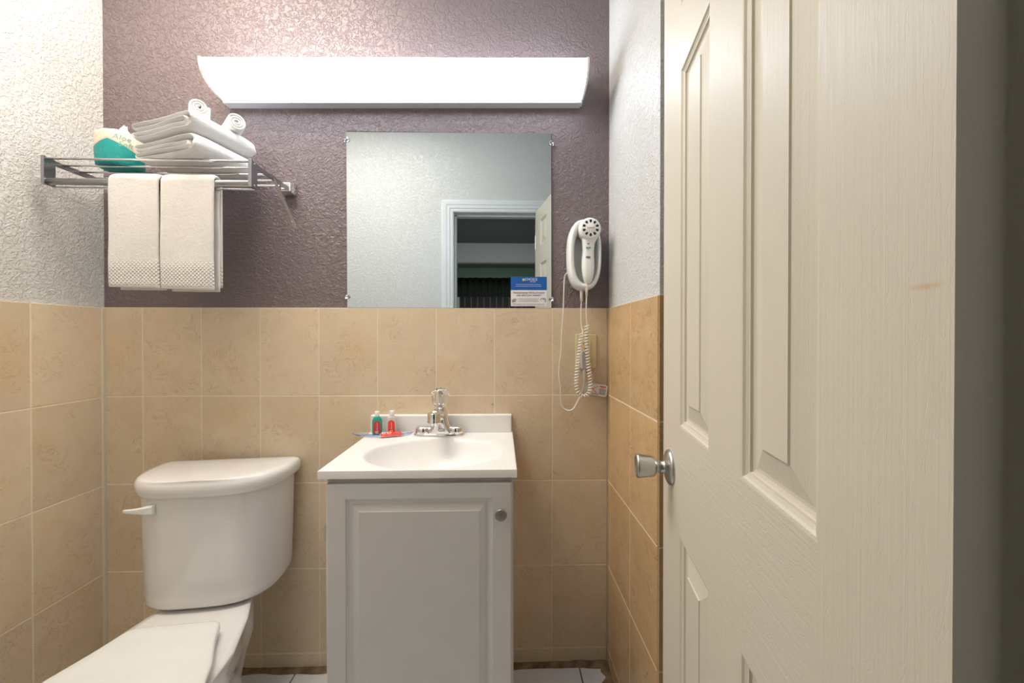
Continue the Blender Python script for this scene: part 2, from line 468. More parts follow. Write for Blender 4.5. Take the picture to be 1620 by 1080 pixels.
# corner caulk lines and dirty joint at the floor
struct('trim_5', B(XL + TT, XL + TT + .004, YB - TT - .004, YB - TT, .01, 1.236), 'clear_caulk')
struct('trim_6', B(XR - .007, XR - .003, YB - TT - .005, YB - TT, .01, 1.238), simple('tan_caulk', (.50, .40, .27), .6))
def rough_strip(x0, x1, y0, y1, along_x, seed):
    bm = bmesh.new(); n = 90; rings = []
    for i in range(n + 1):
        t = i / n; k = .7 + .6 * (noise.noise(Vector((t * 18, seed, 0))) + .5)
        if along_x:
            x = x0 + (x1 - x0) * t; d = (y1 - y0) * k; h = .013 * (.7 + .5 * noise.noise(Vector((t * 25, seed + 3, 1))))
            rings.append([Vector((x, y1, -.004)), Vector((x, y1 - d, -.004)), Vector((x, y1 - d * .8, .003)), Vector((x, y1 - d * .3, h * .8)), Vector((x, y1, h))])
        else:
            y = y0 + (y1 - y0) * t; d = (x1 - x0) * k; h = .012 * (.7 + .5 * noise.noise(Vector((t * 25, seed + 3, 1))))
            rings.append([Vector((x1, y, -.004)), Vector((x1 - d, y, -.004)), Vector((x1 - d * .8, y, .003)), Vector((x1 - d * .3, y, h * .8)), Vector((x1, y, h))])
    loft(bm, rings); return bm
struct('baseboard_back', rough_strip(XL, XR, YB - .028, YB - TT, True, 2), 'caulk')
struct('baseboard_right', rough_strip(XR - .035, XR - TT + .003, YE, YB, False, 9), 'caulk')
# floor tiles
fx = [XL, -1.03, -.70, -.385, -.06, .268, .60, XN]
fy = [YD - .15, .36, .69, 1.02, YB - .008]
for i in range(len(fx) - 1):
    for j in range(len(fy) - 1):
        x0, x1, y0, y1 = fx[i] + .002, fx[i + 1] - .002, fy[j] + .002, fy[j + 1] - .002
        if x0 >= XR - .15 and y0 > .85: x1 = XR - .006
        if x1 - x0 < .01: continue
        b = bmesh.new(); box(b, x0, x1, y0, y1, -.006, 0)
        obj('tile', b, 'floor_tile', floor, bevel=.0012, segs=1)

# ---- bedroom beyond the doorway, seen in the mirror
BX0, BX1, BY0, BH = -1.9, 1.5, -2.6, 2.40
struct('wall_bedroom_far', B(BX0, BX1, BY0 - .1, BY0, 0, BH), 'bed_wall')
struct('wall_bedroom_left', B(BX0 - .1, BX0, BY0, .05, 0, BH), 'bed_wall')
struct('wall_bedroom_right', B(BX1, BX1 + .1, BY0, .05, 0, BH), 'bed_wall')
bm = bmesh.new(); box(bm, BX0, XL - .1, -.02, .05, 0, BH); box(bm, XN + .1, BX1, -.02, .05, 0, BH)
struct('wall_bedroom_near', bm, 'bed_wall')
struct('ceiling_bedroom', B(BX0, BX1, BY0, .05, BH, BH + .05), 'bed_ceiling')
struct('floor_bedroom', B(BX0, BX1, BY0, .0, -.06, 0), 'carpet')
wt = thing('window_covering', 'dark green curtain under a sage green valance, mirrored in the glass', 'curtain', (-.1, BY0, 1.0))
obj('valance', B(-1.2, 1.3, BY0 + .0, BY0 + .085, 1.925, 2.055), 'green_paint', wt, bevel=.005)
bm = bmesh.new(); rings = []
for i in range(141):
    x = -.63 + 1.8 * i / 140; y = BY0 + .06 + .02 * math.sin(i * .9) + .008 * math.sin(i * .37)
    rings.append([Vector((x, y, 1.925)), Vector((x, y + .004, 1.925)), Vector((x, y + .004, 1.68)), Vector((x, y, 1.68))])
loft(bm, rings); obj('curtain_panel', bm, 'curtain', wt, smooth=True)
obj('backing_panel', B(-1.2, 1.3, BY0 + .002, BY0 + .012, .9, 1.925), 'black', wt)
for i in range(10):
    x = -.50 + i * .085
    obj('slat', B(x, x + .012, BY0 + .02, BY0 + .035, 1.0, 1.672), 'slat', wt)
obj('side_post', B(-.612, -.562, BY0 + .02, BY0 + .08, 1.0, 1.665), 'pale_green', wt)

# ============================================================ DOOR
DH = (.2184, .1843); DANG = math.atan2(.7847 - .1843, .3262 - .2184); DW, DT = .610, .035
door = thing('door_1', None, None, (DH[0], DH[1], 0), (0, 0, DANG)); door['kind'] = 'structure'
def dobj(name, bm, mat, **kw): return obj(name, bm, mat, door, local=True, **kw)
xs = [0, .106, .243, .345, .491, DW]; zs = [.008, .20, .80, .988, 1.597, 1.700, 1.865, 1.945]
def slab(x0, x1, z0, z1): return B(x0, x1, -DT, 0, z0, z1)
for x0, x1 in ((xs[0], xs[1]), (xs[4], xs[5])):
    dobj('stile', slab(x0, x1, zs[0], zs[7]), 'door_v')
for k in (1, 3, 5):
    dobj('mullion', slab(xs[2], xs[3], zs[k], zs[k + 1]), 'door_v')
for k in (0, 2, 4, 6):
    dobj('rail', slab(xs[1], xs[4], zs[k], zs[k + 1]), 'door_h')
RING = [(0, 0), (.003, -.0006), (.0050, -.0030), (.0085, -.0048), (.0105, -.0052), (.0112, -.0080), (.0150, -.0092), (.0185, -.0092), (.0440, -.0030), (.0450, -.0012)]
def panel_bm(x0, x1, z0, z1):
    bm = bmesh.new()
    for sgn, y0 in ((1, 0.0), (-1, -DT)):
        prev = None
        for ins, d in RING:
            d *= sgn
            r = [bm.verts.new(p) for p in ((x0 + ins, y0 + d, z0 + ins), (x1 - ins, y0 + d, z0 + ins), (x1 - ins, y0 + d, z1 - ins), (x0 + ins, y0 + d, z1 - ins))]
            if prev:
                for i in range(4): bm.faces.new((prev[i], prev[(i + 1) % 4], r[(i + 1) % 4], r[i]))
            prev = r
        bm.faces.new(prev)
    return bm
for x0, x1 in ((xs[1], xs[2]), (xs[3], xs[4])):
    for k in (1, 3, 5):
        dobj('panel', panel_bm(x0, x1, zs[k], zs[k + 1]), 'door_v')
bm = bmesh.new()
lathe(bm, [(0, 0), (.0320, 0), (.0325, .002), (.0315, .005), (.024, .009), (.0125, .0115), (.0105, .014), (.0098, .019), (.0125, .021), (.0098, .023), (.0105, .026),
           (.0150, .0275), (.0178, .031), (.0192, .036), (.0200, .043), (.0212, .052), (.0222, .058), (.0222, .0605), (.0208, .0625), (.0180, .0632), (.0165, .0622), (.008, .0616), (0, .0616)],
      (0, 1, 0), (.5505, 0, .899), 40)
k = sharp(dobj('door_knob', bm, 'nickel'), 50); k['label'] = 'satin nickel tulip door knob'
for z in (.28, 1.75):
    bm = bmesh.new(); lathe(bm, [(0, 0), (.006, 0), (.006, .09), (0, .09)], (0, 0, 1), (-.006, -.002, z - .045), 14)
    dobj('hinge', bm, 'nickel')
dobj('latch_plate', B(DW, DW + .0012, -.030, -.005, .87, .93), 'nickel')

# ============================================================ VANITY LAMP
LX0, LX1 = -.932, .278
lt = thing('vanity_light', 'long white curved wall lamp, lit, above the mirror', 'lamp', ((LX0 + LX1) / 2, YB, 1.935), (0, R(-.9), 0))
cy, cz = YB, 1.935; hw = (LX1 - LX0) / 2
prof = [(-.030, .004), (-.055, .006), (-.085, .013), (-.107, .024), (-.120, .040), (-.1265, .058), (-.1285, .074), (-.1265, .0775), (-.118, .079), (-.002, .079)]
def lamp_ring(x, k=1.0, dz=0): return [Vector((x, y * k, z + dz)) for y, z in prof] + [Vector((x, -.002, .004))]
bm = bmesh.new(); loft(bm, [lamp_ring(-hw + .007), lamp_ring(hw - .007)])
obj('diffuser', bm, 'diffuser', lt, local=True)
for s in (-1, 1):
    bm = bmesh.new(); a, b = (-hw, -hw + .0065) if s < 0 else (hw - .0065, hw)
    rg = lambda x: [Vector((x, y * 1.02 - (0.001), (z - .04) * 1.04 + .040)) for y, z in prof] + [Vector((x, -.001, -.002))]
    loft(bm, [rg(a), rg(b)]); o = obj('end_cap', bm, 'lamp_end', lt, local=True)
bm = bmesh.new(); box(bm, -hw + .007, hw - .007, -.034, -.0005, -.008, .0035)
box(bm, -.59 + .25, -.59 + .262, -.0355, -.034, -.006, .0)
obj('metal_pan', bm, 'lamp_metal', lt, local=True, bevel=.001)
bm = bmesh.new(); lathe(bm, [(0, 0), (.004, 0), (.0035, .002), (0, .0025)], (0, -1, 0), (-.14 * hw / .6 - .23, -.034, -.002), 12)
obj('screw', bm, 'dull_steel', lt, local=True)

# ============================================================ MIRROR, CARD
mt = thing('wall_mirror', 'frameless rectangular wall mirror held by four clear clips above the sink', 'mirror', (-.178, YB, 1.243))
mx0, mx1, mz0, mz1 = -.5285, .1725, 1.2415, 1.841
bm = bmesh.new()
vs = [(mx0, mz0), (mx1, mz0), (mx1 - .001, mz1 + .004), (mx0 - .002, mz1)]
loft(bm, [[Vector((x, YB - .006, z)) for x, z in vs], [Vector((x, YB - .0005, z)) for x, z in vs]])
bm.faces.ensure_lookup_table()
for f in bm.faces: f.material_index = 0 if all(v.co.y < YB - .005 for v in f.verts) else 1
obj('mirror_glass', bm, ['mirror', 'mirror_edge'], mt)
obj('backing', B(mx0 - .002, mx1 + .0012, YB - .0005, YB + .0, mz0, mz1 + .006), 'mirror_edge', mt)
for x, z, s in ((mx0, 1.815, -1), (mx1, 1.812, 1), (mx0, 1.279, -1), (mx1, 1.272, 1)):
    bm = bmesh.new(); rings = []
    for t in range(9):
        a = t / 8; xx = x + s * (.011 - .019 * a); yy = YB - .0015 - .0085 * min(1, max(0, (a - .25) / .2)) ** .6
        hh = .0075 * math.sqrt(max(.08, 1 - (2 * a - 1) ** 2 * .8))
        rings.append([Vector((xx, yy, z - hh)), Vector((xx, yy - .003, z - hh * .6)), Vector((xx, yy - .003, z + hh * .6)), Vector((xx, yy, z + hh))])
    loft(bm, rings); obj('clip', bm, 'acrylic', mt, smooth=True)
    bm = bmesh.new(); lathe(bm, [(0, 0), (.0028, 0), (.0022, .0015), (0, .002)], (0, -1, 0), (x + s * .007, YB - .004, z), 12)
    obj('screw', bm, 'dull_steel', mt)
YM = YB - .0065
cardt = thing('notice_card', 'small blue and white notice card stuck to the lower right of the mirror', 'card', (.0935, YM, 1.2475))
cx0, cx1, cz0, cz1 = .0315, .1565, 1.2475, 1.3495
obj('card_sheet', B(cx0, cx1, YM - .0006, YM, cz0, cz1), 'paper', cardt)
obj('blue_header', B(cx0, cx1, YM - .0009, YM - .0006, 1.3035, cz1), 'blue', cardt)
cxm = (cx0 + cx1) / 2; yt = YM - .0010
t = text_front('CHOICE', .0118, cxm + .008, yt, 1.3400, sx=1.0); obj('lettering', t, 'paper', cardt)
t = text_front('HOTELS', .0055, cxm + .014, yt, 1.3320); obj('lettering', t, 'paper', cardt)
bm = bmesh.new(); box(bm, cxm - .0225, cxm - .0185, yt - .0002, yt, 1.3375, 1.3430); box(bm, cxm - .0215, cxm - .0175, yt - .0002, yt, 1.3345, 1.3372)
obj('emblem', bm, 'gold', cardt)
bm = bmesh.new(); box(bm, cxm - .0178, cxm - .0150, yt - .0002, yt, 1.3378, 1.3425); box(bm, cxm - .0170, cxm - .0150, yt - .0002, yt, 1.3350, 1.3372)
obj('emblem', bm, 'paper', cardt)
def bars(rows, seed):
    rr = random.Random(seed); bm = bmesh.new()
    for z, x0, x1, h in rows:
        x = x0
        while x < x1:
            wd = min(rr.uniform(.003, .009), x1 - x); box(bm, x, x + wd, yt - .0002, yt, z - h / 2, z + h / 2); x += wd + .0012
    return bm
obj('small_print', bars([(1.3225, cxm - .044, cxm + .042, .0016), (1.3165, cxm - .046, cxm + .044, .0016)], 1), 'pale_blue', cardt)
obj('lettering', text_front('Housekeeping will be provided', .0086, cxm, yt, 1.2945), 'ink', cardt)
obj('lettering', text_front('only upon your request*', .0086, cxm, yt, 1.2860), 'ink', cardt)
obj('small_print', bars([(1.2735, cxm - .038, cxm + .036, .0014), (1.2690, cxm - .032, cxm + .032, .0014), (1.2645, cxm - .036, cxm + .034, .0014), (1.2525, cxm - .055, cxm + .055, .0010), (1.2555, cxm - .055, cxm + .055, .0010)], 2), 'grey_ink', cardt)
bm = bmesh.new()
tube(bm, [(cxm - .058, yt, 1.2655), (cxm - .052, yt, 1.2725), (cxm - .046, yt, 1.272), (cxm - .044, yt, 1.268)], .0012, 6)
tube(bm, [(cxm - .058, yt, 1.2625), (cxm - .050, yt, 1.2665), (cxm - .045, yt, 1.2640)], .0012, 6)
obj('pictogram', bm, 'ink', cardt); bm = bmesh.new()
tube(bm, [(cxm + .046 + .006 * math.cos(a), yt, 1.269 + .006 * math.sin(a)) for a in [k * .4 for k in range(0, 9)]], .0009, 6)
tube(bm, [(cxm + .053 + .005 * math.cos(a), yt, 1.269 + .006 * math.sin(a)) for a in [k * .4 - 1.6 for k in range(0, 10)]], .0010, 6)
obj('pictogram', bm, 'ink', cardt)

# ============================================================ VANITY
vt = thing('vanity_cabinet', 'white vanity cabinet with one raised-panel door under the sink', 'cabinet', (-.202, 1.17, 0))
vx0, vx1, vy = -.434, .0295, .990
bm = bmesh.new(); box(bm, vx0, vx0 + .015, vy, YB - .008, 0, .786); box(bm, vx1 - .015, vx1, vy, YB - .008, 0, .786)
box(bm, vx0 + .015, vx1 - .015, vy, vy + .016, .68, .786); box(bm, vx0 + .015, vx1 - .015, vy, vy + .016, 0, .07)
box(bm, vx0 + .015, vx1 - .015, vy + .016, YB - .014, .07, .085)
obj('body', bm, 'cabinet', vt)
obj('shadow_strip', B(vx0 + .004, vx1 - .002, vy + .004, vy + .014, .786, .7935), 'gap', vt)  # dark strip colours in the shade of the gap below the sink top
# door: stiles/rails frame with thermofoil raised panel, one moulded sheet
dx0, dx1, dz0, dz1 = vx0 + .004, vx1 - .005, .02, .7805
dy = vy - .018
def vdoor():
    bm = bmesh.new(); prev = None
    seq = [(0, 0, .018), (0, 0, .003), (.003, .003, 0), (.047, .036, 0.0), (.0485, .0375, .0035), (.056, .045, .0065), (.063, .052, .0068), (.064, .053, .0050), (.078, .067, .0012), (.0795, .0685, .0)]
    for ix, iz, d in seq:
        y = dy + d
        x0, x1 = dx0 + ix, dx1 - (ix if ix < .01 else ix)
        r = [bm.verts.new(p) for p in ((x0, y, dz0 + iz), (x1, y, dz0 + iz), (x1, y, dz1 - iz), (x0, y, dz1 - iz))]
        if prev:
            for i in range(4): bm.faces.new((prev[i], prev[(i + 1) % 4], r[(i + 1) % 4], r[i]))
        else: bm.faces.new(r)
        prev = r
    bm.faces.new(prev); return bm
vd = obj('door', vdoor(), 'cabinet', vt)
bm = bmesh.new(); lathe(bm, [(0, 0), (.006, 0), (.006, .010), (.0095, .013), (.0140, .017), (.0150, .020), (.0142, .0225), (.0125, .0235), (.0115, .0228), (.006, .0245), (0, .0248)], (0, -1, 0), (-.002, dy, .7100), 32)
k = sharp(obj('knob', bm, 'pewter', vd), 45); k['label'] = 'round pewter knob'
for z in (.12, .66):
    obj('hinge', B(vx0 - .002, vx0 + .006, dy + .004, vy, z - .02, z + .02), 'nickel', vt)

# sink top with moulded bowl
st = thing('sink_top', 'white cultured marble sink top with oval basin and backsplash', 'sink', (-.207, 1.16, .795))
sx0, sx1, sy0, sy1, sz = -.447, .036, .971, YB - .007, .8155
NX, NY = 96, 80
bcx, bcy, ba, bb = -.192, 1.128, .192, .148
def bowl_z(x, y):
    r = math.hypot((x - bcx) / ba, (y - bcy) / bb)
    if r >= 1.12: return 0.0
    rim = 0.0
    if r >= 1: return -.0022 * (1 + math.cos(PI * (r - 1) / .12)) / 2
    return -.0022 - .105 * (1 - r ** 2.6) ** .85
bm = bmesh.new(); grid = []
for i in range(NX + 1):
    row = []
    for j in range(NY + 1):
        x = sx0 + (sx1 - sx0) * i / NX; y = sy0 + (sy1 - sy0) * j / NY
        row.append(bm.verts.new((x, y, sz + bowl_z(x, y))))
    grid.append(row)
for i in range(NX):
    for j in range(NY): bm.faces.new((grid[i][j], grid[i + 1][j], grid[i + 1][j + 1], grid[i][j + 1]))
def bord(i, j): return grid[i][j]
loop = [grid[i][0] for i in range(NX)] + [grid[NX][j] for j in range(NY)] + [grid[i][NY] for i in range(NX, 0, -1)] + [grid[0][j] for j in range(NY, 0, -1)]
cxs, cys = (sx0 + sx1) / 2, (sy0 + sy1) / 2
prev = loop
for out, dz in ((.0012, -.0007), (.0018, -.002), (.0018, -.0205), (.0005, -.0215), (-.03, -.0215)):
    cur = []
    for v in loop:
        x, y, z = v.co; ox = out if abs(x - sx1) < 1e-5 else (-out if abs(x - sx0) < 1e-5 else 0); oy = -out if abs(y - sy0) < 1e-5 else (0)
        cur.append(bm.verts.new((x + ox, y + oy, sz + dz)))
    for i in range(len(loop)): bm.faces.new((prev[i], prev[(i + 1) % len(loop)], cur[(i + 1) % len(loop)], cur[i]))
    prev = cur
sharp(obj('basin_top', bm, 'counter', st), 50)
obj('backsplash', B(sx0 + .002, sx1 - .002, YB - .027, YB - .0062, sz - .002, .876), 'counter', st, bevel=.004, segs=4)
bm = bmesh.new(); lathe(bm, [(0, 0), (.021, 0), (.021, .002), (.016, .0025), (.012, .0005), (0, .0008)], (0, 0, 1), (bcx, bcy, sz - .1068), 28)
sharp(obj('drain', bm, 'chrome', st))

# ============================================================ FAUCET
fx_, fy_ = -.2075, 1.317
ft = thing('faucet', 'chrome centerset faucet with clear acrylic knob behind the basin', 'faucet', (fx_, fy_, sz))
def stadium(cx, cy, a, b, z, n=48, p=2.6):
    out = []
    for k in range(n):
        t = 2 * PI * k / n; c, s = math.cos(t), math.sin(t)
        out.append(Vector((cx + math.copysign(abs(c) ** (2 / p), c) * a, cy + math.copysign(abs(s) ** (2 / p), s) * b, z)))
    return out
z0 = sz
bm = bmesh.new()
loft(bm, [stadium(fx_, fy_, .081, .0255, z0, p=3), stadium(fx_, fy_, .083, .0275, z0 + .001, p=3), stadium(fx_, fy_, .083, .0275, z0 + .006, p=3), stadium(fx_, fy_, .080, .0245, z0 + .009, p=3)])
sharp(obj('base_plate', bm, 'chrome', ft), 50)
for s in (-1, 1):
    bm = bmesh.new(); lathe(bm, [(0, 0), (.0262, 0), (.0258, .014), (.0240, .0185), (.020, .0215), (.010, .0235), (0, .0238)], (0, 0, 1), (fx_ + s * .0535, fy_, z0 + .008), 32)
    sharp(obj('end_dome', bm, 'chrome', ft), 40)
bm = bmesh.new()
rings = []
for z, a, b, dyy, p in ((.006, .047, .026, 0, 3), (.012, .043, .026, -.001, 3), (.025, .036, .025, -.001, 2.8), (.040, .030, .0245, -.002, 2.6), (.055, .026, .024, -.002, 2.4), (.068, .0235, .023, -.001, 2.2), (.078, .021, .021, 0, 2), (.084, .017, .017, 0, 2), (.087, .011, .011, 0, 2)):
    rings.append(stadium(fx_ + .004, fy_ + dyy, a, b, z0 + z, 40, p))
loft(bm, rings); obj('body', bm, 'chrome', ft, smooth=True)
# spout: comes forward from the body and turns down
bm = bmesh.new()
tube(bm, catmull([(fx_ + .002, fy_, z0 + .062), (fx_, fy_ - .030, z0 + .072), (fx_ - .002, fy_ - .060, z0 + .079), (fx_ - .003, fy_ - .086, z0 + .078)], 6), [.020, .020, .020, .0195, .0195, .019, .019, .019, .0188, .0186, .0184, .0182, .018, .018, .0178, .0175, .017, .016, .013], 24)
sp = obj('spout', bm, 'chrome', ft, smooth=True)
bm = bmesh.new(); ox, oy = fx_ - .003, fy_ - .088
lathe(bm, [(0, .092), (.014, .092), (.0195, .089), (.0205, .085), (.0205, .066), (.0212, .065), (.0212, .061), (.0195, .060), (.0110, .0595), (.0105, .050), (.009, .049), (0, .049)], (0, 0, 1), (ox, oy, z0), 36)
sharp(obj('aerator', bm, 'chrome', sp), 35)
# small dark oval badge on the body
bm = bmesh.new()
tube(bm, [(fx_ + .010 + .0105 * math.cos(a), fy_ - .0275 - .0005 * math.cos(a) + .001 * math.sin(a), z0 + .022 + .0045 * math.sin(a)) for a in [2 * PI * k / 24 for k in range(24)]], .0008, 6, closed=True)
obj('oval_emblem', bm, 'pewter', ft)
# neck and acrylic knob, tilted forward
ax = Vector((.02, -.30, 1)).normalized(); ko = Vector((fx_ + .004, fy_ - .003, z0 + .078))
bm = bmesh.new(); lathe(bm, [(0, 0), (.017, 0), (.016, .008), (.0135, .013), (.0125, .022), (.010, .024), (0, .024)], ax, ko, 28)
sharp(obj('neck', bm, 'chrome', ft), 40)
bm = bmesh.new(); lb = lambda a, h: 1 + .10 * math.cos(9 * a) * (1 if .006 < h < .058 else .3)
lathe(bm, [(0, .000), (.014, .000), (.0185, .004), (.0245, .016), (.0270, .030), (.0265, .042), (.0240, .050), (.0190, .0565), (.012, .0575), (.010, .0560), (.0, .0560)], ax, ko + ax * .020, 80, lobes=lb)
kn = sharp(obj('knob', bm, 'acrylic', ft), 30); kn['label'] = 'clear fluted acrylic knob'
bm = bmesh.new(); lathe(bm, [(0, 0), (.0085, 0), (.0085, .010), (.006, .012), (.006, .040), (0, .040)], ax, ko + ax * .024, 20)
obj('stem', bm, 'nickel', kn)
bm = bmesh.new(); lathe(bm, [(0, 0), (.0055, 0), (.005, .0015), (0, .0018)], ax, ko + ax * .0765, 20)
obj('index_button', bm, 'grey_plug', kn)

# ============================================================ TRAY, BOTTLES, SOAP
tz = sz + .001
tray = thing('soap_tray', 'clear bluish plastic tray overhanging the left edge of the sink top', 'tray', (-.40, 1.31, sz))
# fan-shaped tray with a raised curved lip
def tray_outline(k=1.0, n=40):
    pts = []
    c = Vector((-.385, 1.315))
    front = [Vector((-.496, 1.318)), Vector((-.470, 1.296)), Vector((-.432, 1.285)), Vector((-.392, 1.283)), Vector((-.352, 1.293)), Vector((-.318, 1.308)), Vector((-.296, 1.326))]
    fr = catmull([(p.x, p.y, 0) for p in front], 5)
    pts = [Vector((p.x, p.y)) for p in fr] + [Vector((-.300, 1.333)), Vector((-.335, 1.336)), Vector((-.40, 1.337)), Vector((-.465, 1.336)), Vector((-.492, 1.330))]
    return [c + (p - c) * k for p in pts]
bm = bmesh.new(); rr = []
for k, z in ((.86, 0.0), (.93, .0005), (.985, .003), (1.0, .0055), (.99, .0062), (.965, .0042), (.92, .0022), (.86, .0018)):
    rr.append([Vector((p.x, p.y, tz + z)) for p in tray_outline(k)])
loft(bm, rr); obj('dish', bm, 'tray', tray, smooth=True)
bm = bmesh.new()
tube(bm, [(p.x, p.y, tz + .0062) for p in tray_outline(1.0)[:31]], .0013, 8)
obj('rim', bm, simple('blue_plastic_edge', (.22, .33, .68), .2), tray, smooth=True)
def bottle(name, label, x, y, liquid, lab, h, rot):
    t = thing(name, label, 'bottle', (x, y, tz + .0022), (0, 0, rot), 'toiletry bottles on the soap tray')
    bm = bmesh.new(); w0, d0 = .0158, .0095
    rg = []
    for z, k in ((0, .90), (.0015, .98), (.004, 1), (.030, 1), (.044, .99), (.050, .93), (.0545, .80), (.0575, .60), (.0595, .42), (.0605, .40), (.063, .40)):
        kd = max(k, .62) if z > .05 else k
        a = w0 * k; b = min(d0 * (kd if z < .05 else k * 1.5), d0)
        if z >= .0595: a = b = .0062
        rg.append(stadium(0, 0, a, b, z * h, 32, 2.6 if z < .055 else 2))
    loft(bm, rg); obj('bottle_body', bm, liquid, t, local=True, smooth=True)
    bm = bmesh.new(); lathe(bm, [(0, 0), (.0074, 0), (.0078, .001), (.0078, .0145), (.0070, .0158), (0, .0160)], (0, 0, 1), (0, 0, .0600 * h), 24)
    sharp(obj('cap', bm, 'cap', t, local=True), 40)
    # arched label on the front face
    bm = bmesh.new(); pts = []
    wl = .0112
    pts = [(-wl, .004), (wl, .004), (wl, .034)] + [(wl * math.cos(a), .034 + .0125 * math.sin(a)) for a in [PI * k / 12 for k in range(1, 12)]] + [(-wl, .034)]
    def onface(px, pz, off=.0003):
        tt = abs(px) / w0; b = d0 * (1 - tt ** 2.6) ** (1 / 2.6)
        return Vector((px, -b - off, pz * h))
    rows = 12; vv = []
    for i in range(rows + 1):
        z = .004 + (.0465 - .004) * i / rows
        hw_ = wl if z <= .034 else wl * math.sqrt(max(0.02, 1 - ((z - .034) / .0126) ** 2))
        vv.append([bm.verts.new(onface(-hw_ + 2 * hw_ * j / 10, z)) for j in range(11)])
    for i in range(rows):
        for j in range(10): bm.faces.new((vv[i][j], vv[i][j + 1], vv[i + 1][j + 1], vv[i + 1][j]))
    lo = obj('label', bm, lab, t, local=True, smooth=True); lo['label'] = 'arched red label with white script'
    bm = bmesh.new()
    tube(bm, [onface(.0010, z, .0007) for z in (.019, .026, .033, .040)], .00045, 6)
    tube(bm, catmull([onface(-.002, .0185, .0007), onface(.001, .0195, .0007), onface(.0025, .0175, .0007)], 4), .0005, 6)
    tube(bm, catmull([onface(-.006, .008, .0007), onface(-.002, .012, .0007), onface(.004, .0125, .0007), onface(.002, .009, .0007), onface(-.003, .0065, .0007), onface(.005, .0055, .0007)], 5), .0007, 6)
    obj('lettering', bm, 'cap', lo, local=True)
    return t
bottle('toiletry_bottle', 'small teal bottle with crimson label and white cap, left of the clear one', -.4130, 1.316, 'teal_liquid', 'label_crimson', 1.0, R(12))
bottle('toiletry_bottle', 'small clear bottle with bright red label and white cap, right of the teal one', -.3660, 1.322, 'clear_liquid', 'label_red', 1.02, R(2))
so = thing('soap_packet', 'red wrapped soap packet with white script lying before the bottles', 'soap', (-.362, 1.299, tz + .0035), (R(4), 0, R(19)))
bm = bmesh.new(); nx, ny = 24, 10; vt_, vb_ = [], []
for i in range(nx + 1):
    a, b_ = [], []
    for j in range(ny + 1):
        u, v = i / nx * 2 - 1, j / ny * 2 - 1
        puff = (max(0, 1 - abs(u) ** 6) * max(0, 1 - abs(v) ** 5)) ** .5
        x = u * .034; y = v * .0155 * (1 + .03 * math.sin(u * 9))
        a.append(bm.verts.new((x, y, .001 + .0065 * puff))); b_.append(bm.verts.new((x, y, .0)))
    vt_.append(a); vb_.append(b_)
for i in range(nx):
    for j in range(ny):
        for V in (vt_, vb_): bm.faces.new((V[i][j], V[i + 1][j], V[i + 1][j + 1], V[i][j + 1]))
for i in range(nx):
    for j in (0, ny): bm.faces.new((vt_[i][j], vt_[i + 1][j], vb_[i + 1][j], vb_[i][j]))
for j in range(ny):
    for i in (0, nx): bm.faces.new((vt_[i][j], vt_[i][j + 1], vb_[i][j + 1], vb_[i][j]))
obj('wrapper', bm, 'label_red', so, local=True, smooth=True)
bm = bmesh.new(); zz = .0080
tube(bm, catmull([(-.031, .008, zz - .003), (-.027, .010, zz), (-.024, .004, zz), (-.029, -.002, zz), (-.024, -.008, zz), (-.019, -.004, zz), (-.020, .006, zz), (-.015, .010, zz)], 5), .0011, 6)
tube(bm, catmull([(-.014, -.006, zz), (-.008, -.009, zz), (-.002, -.005, zz), (-.001, .003, zz), (-.007, .007, zz), (-.013, .004, zz), (-.011, -.002, zz)], 5), .0011, 6)
tube(bm, [(.008, -.004, zz), (.024, -.004, zz)], .0005, 6)
obj('lettering', bm, 'cap', so, local=True)
bm = bmesh.new(); box(bm, -.0345, .0345, -.0162, -.0148, .0005, .0016); box(bm, -.0350, -.0335, -.0155, .0155, .0005, .0016)
obj('crimped_edge', bm, 'cap', so, local=True)

# ============================================================ TOILET
to = thing('toilet', 'white two-piece toilet with lid closed, left of the vanity', 'toilet', (-.879, 1.338, 0), (0, 0, R(6.5)))
def tobj(name, bm, mat, **kw): return obj(name, bm, mat, to, local=True, **kw)
def dring(a, d, z, n=64, side=.05, p=3.0, yb=0.0, rb=.02, cx=0.0):
    """D outline: flat back at yb, sides, bowed front reaching depth d"""
    pts = []
    m = n // 2
    for k in range(m + 1):                      # bowed front, from right to left
        t = PI * k / m; c, s = math.cos(t), math.sin(t)
        pts.append(Vector((cx + math.copysign(abs(c) ** (2 / p), c) * a, yb - side - (d - side) * abs(s) ** (2 / 2.3), z)))
    q = n // 4
    for k in range(1, q + 1):                   # back left corner then back right corner
        t = k / q * PI / 2
        pts.append(Vector((cx - a + rb - rb * math.cos(t), yb - rb + rb * math.sin(t), z)))
    for k in range(0, q):
        t = k / q * PI / 2
        pts.append(Vector((cx + a - rb + rb * math.sin(t), yb - rb + rb * math.cos(t), z)))
    return pts
bm = bmesh.new(); rg = []
for z, ka, kd in ((.3645, .80, .78), (.366, .84, .84), (.369, .88, .89), (.373, .915, .93), (.382, .94, .957), (.394, .955, .972), (.41, .960, .978), (.45, .965, .982), (.58, .985, .992), (.70, 1.0, 1.0), (.706, 1, 1)):
    rg.append(dring(.196 * ka, .206 * kd, z, yb=-.004 if ka > .95 else -.012, p=3.4, cx=-.014))
loft(bm, rg); tank = sharp(tobj('tank', bm, 'porcelain'), 60)
bm = bmesh.new(); rg = []
for z, e in ((.694, -.004), (.6945, .000), (.697, .002), (.710, .0045), (.722, .0045), (.7295, .002), (.734, -.003), (.7370, -.010), (.7390, -.026), (.7400, -.070)):
    rg.append(dring(.206 + e, .224 + e, z, yb=.004 + min(0, e), rb=.022, side=.055, p=3.4, cx=-.011))
loft(bm, rg); sharp(tobj('tank_lid', bm, 'porcelain'), 60)
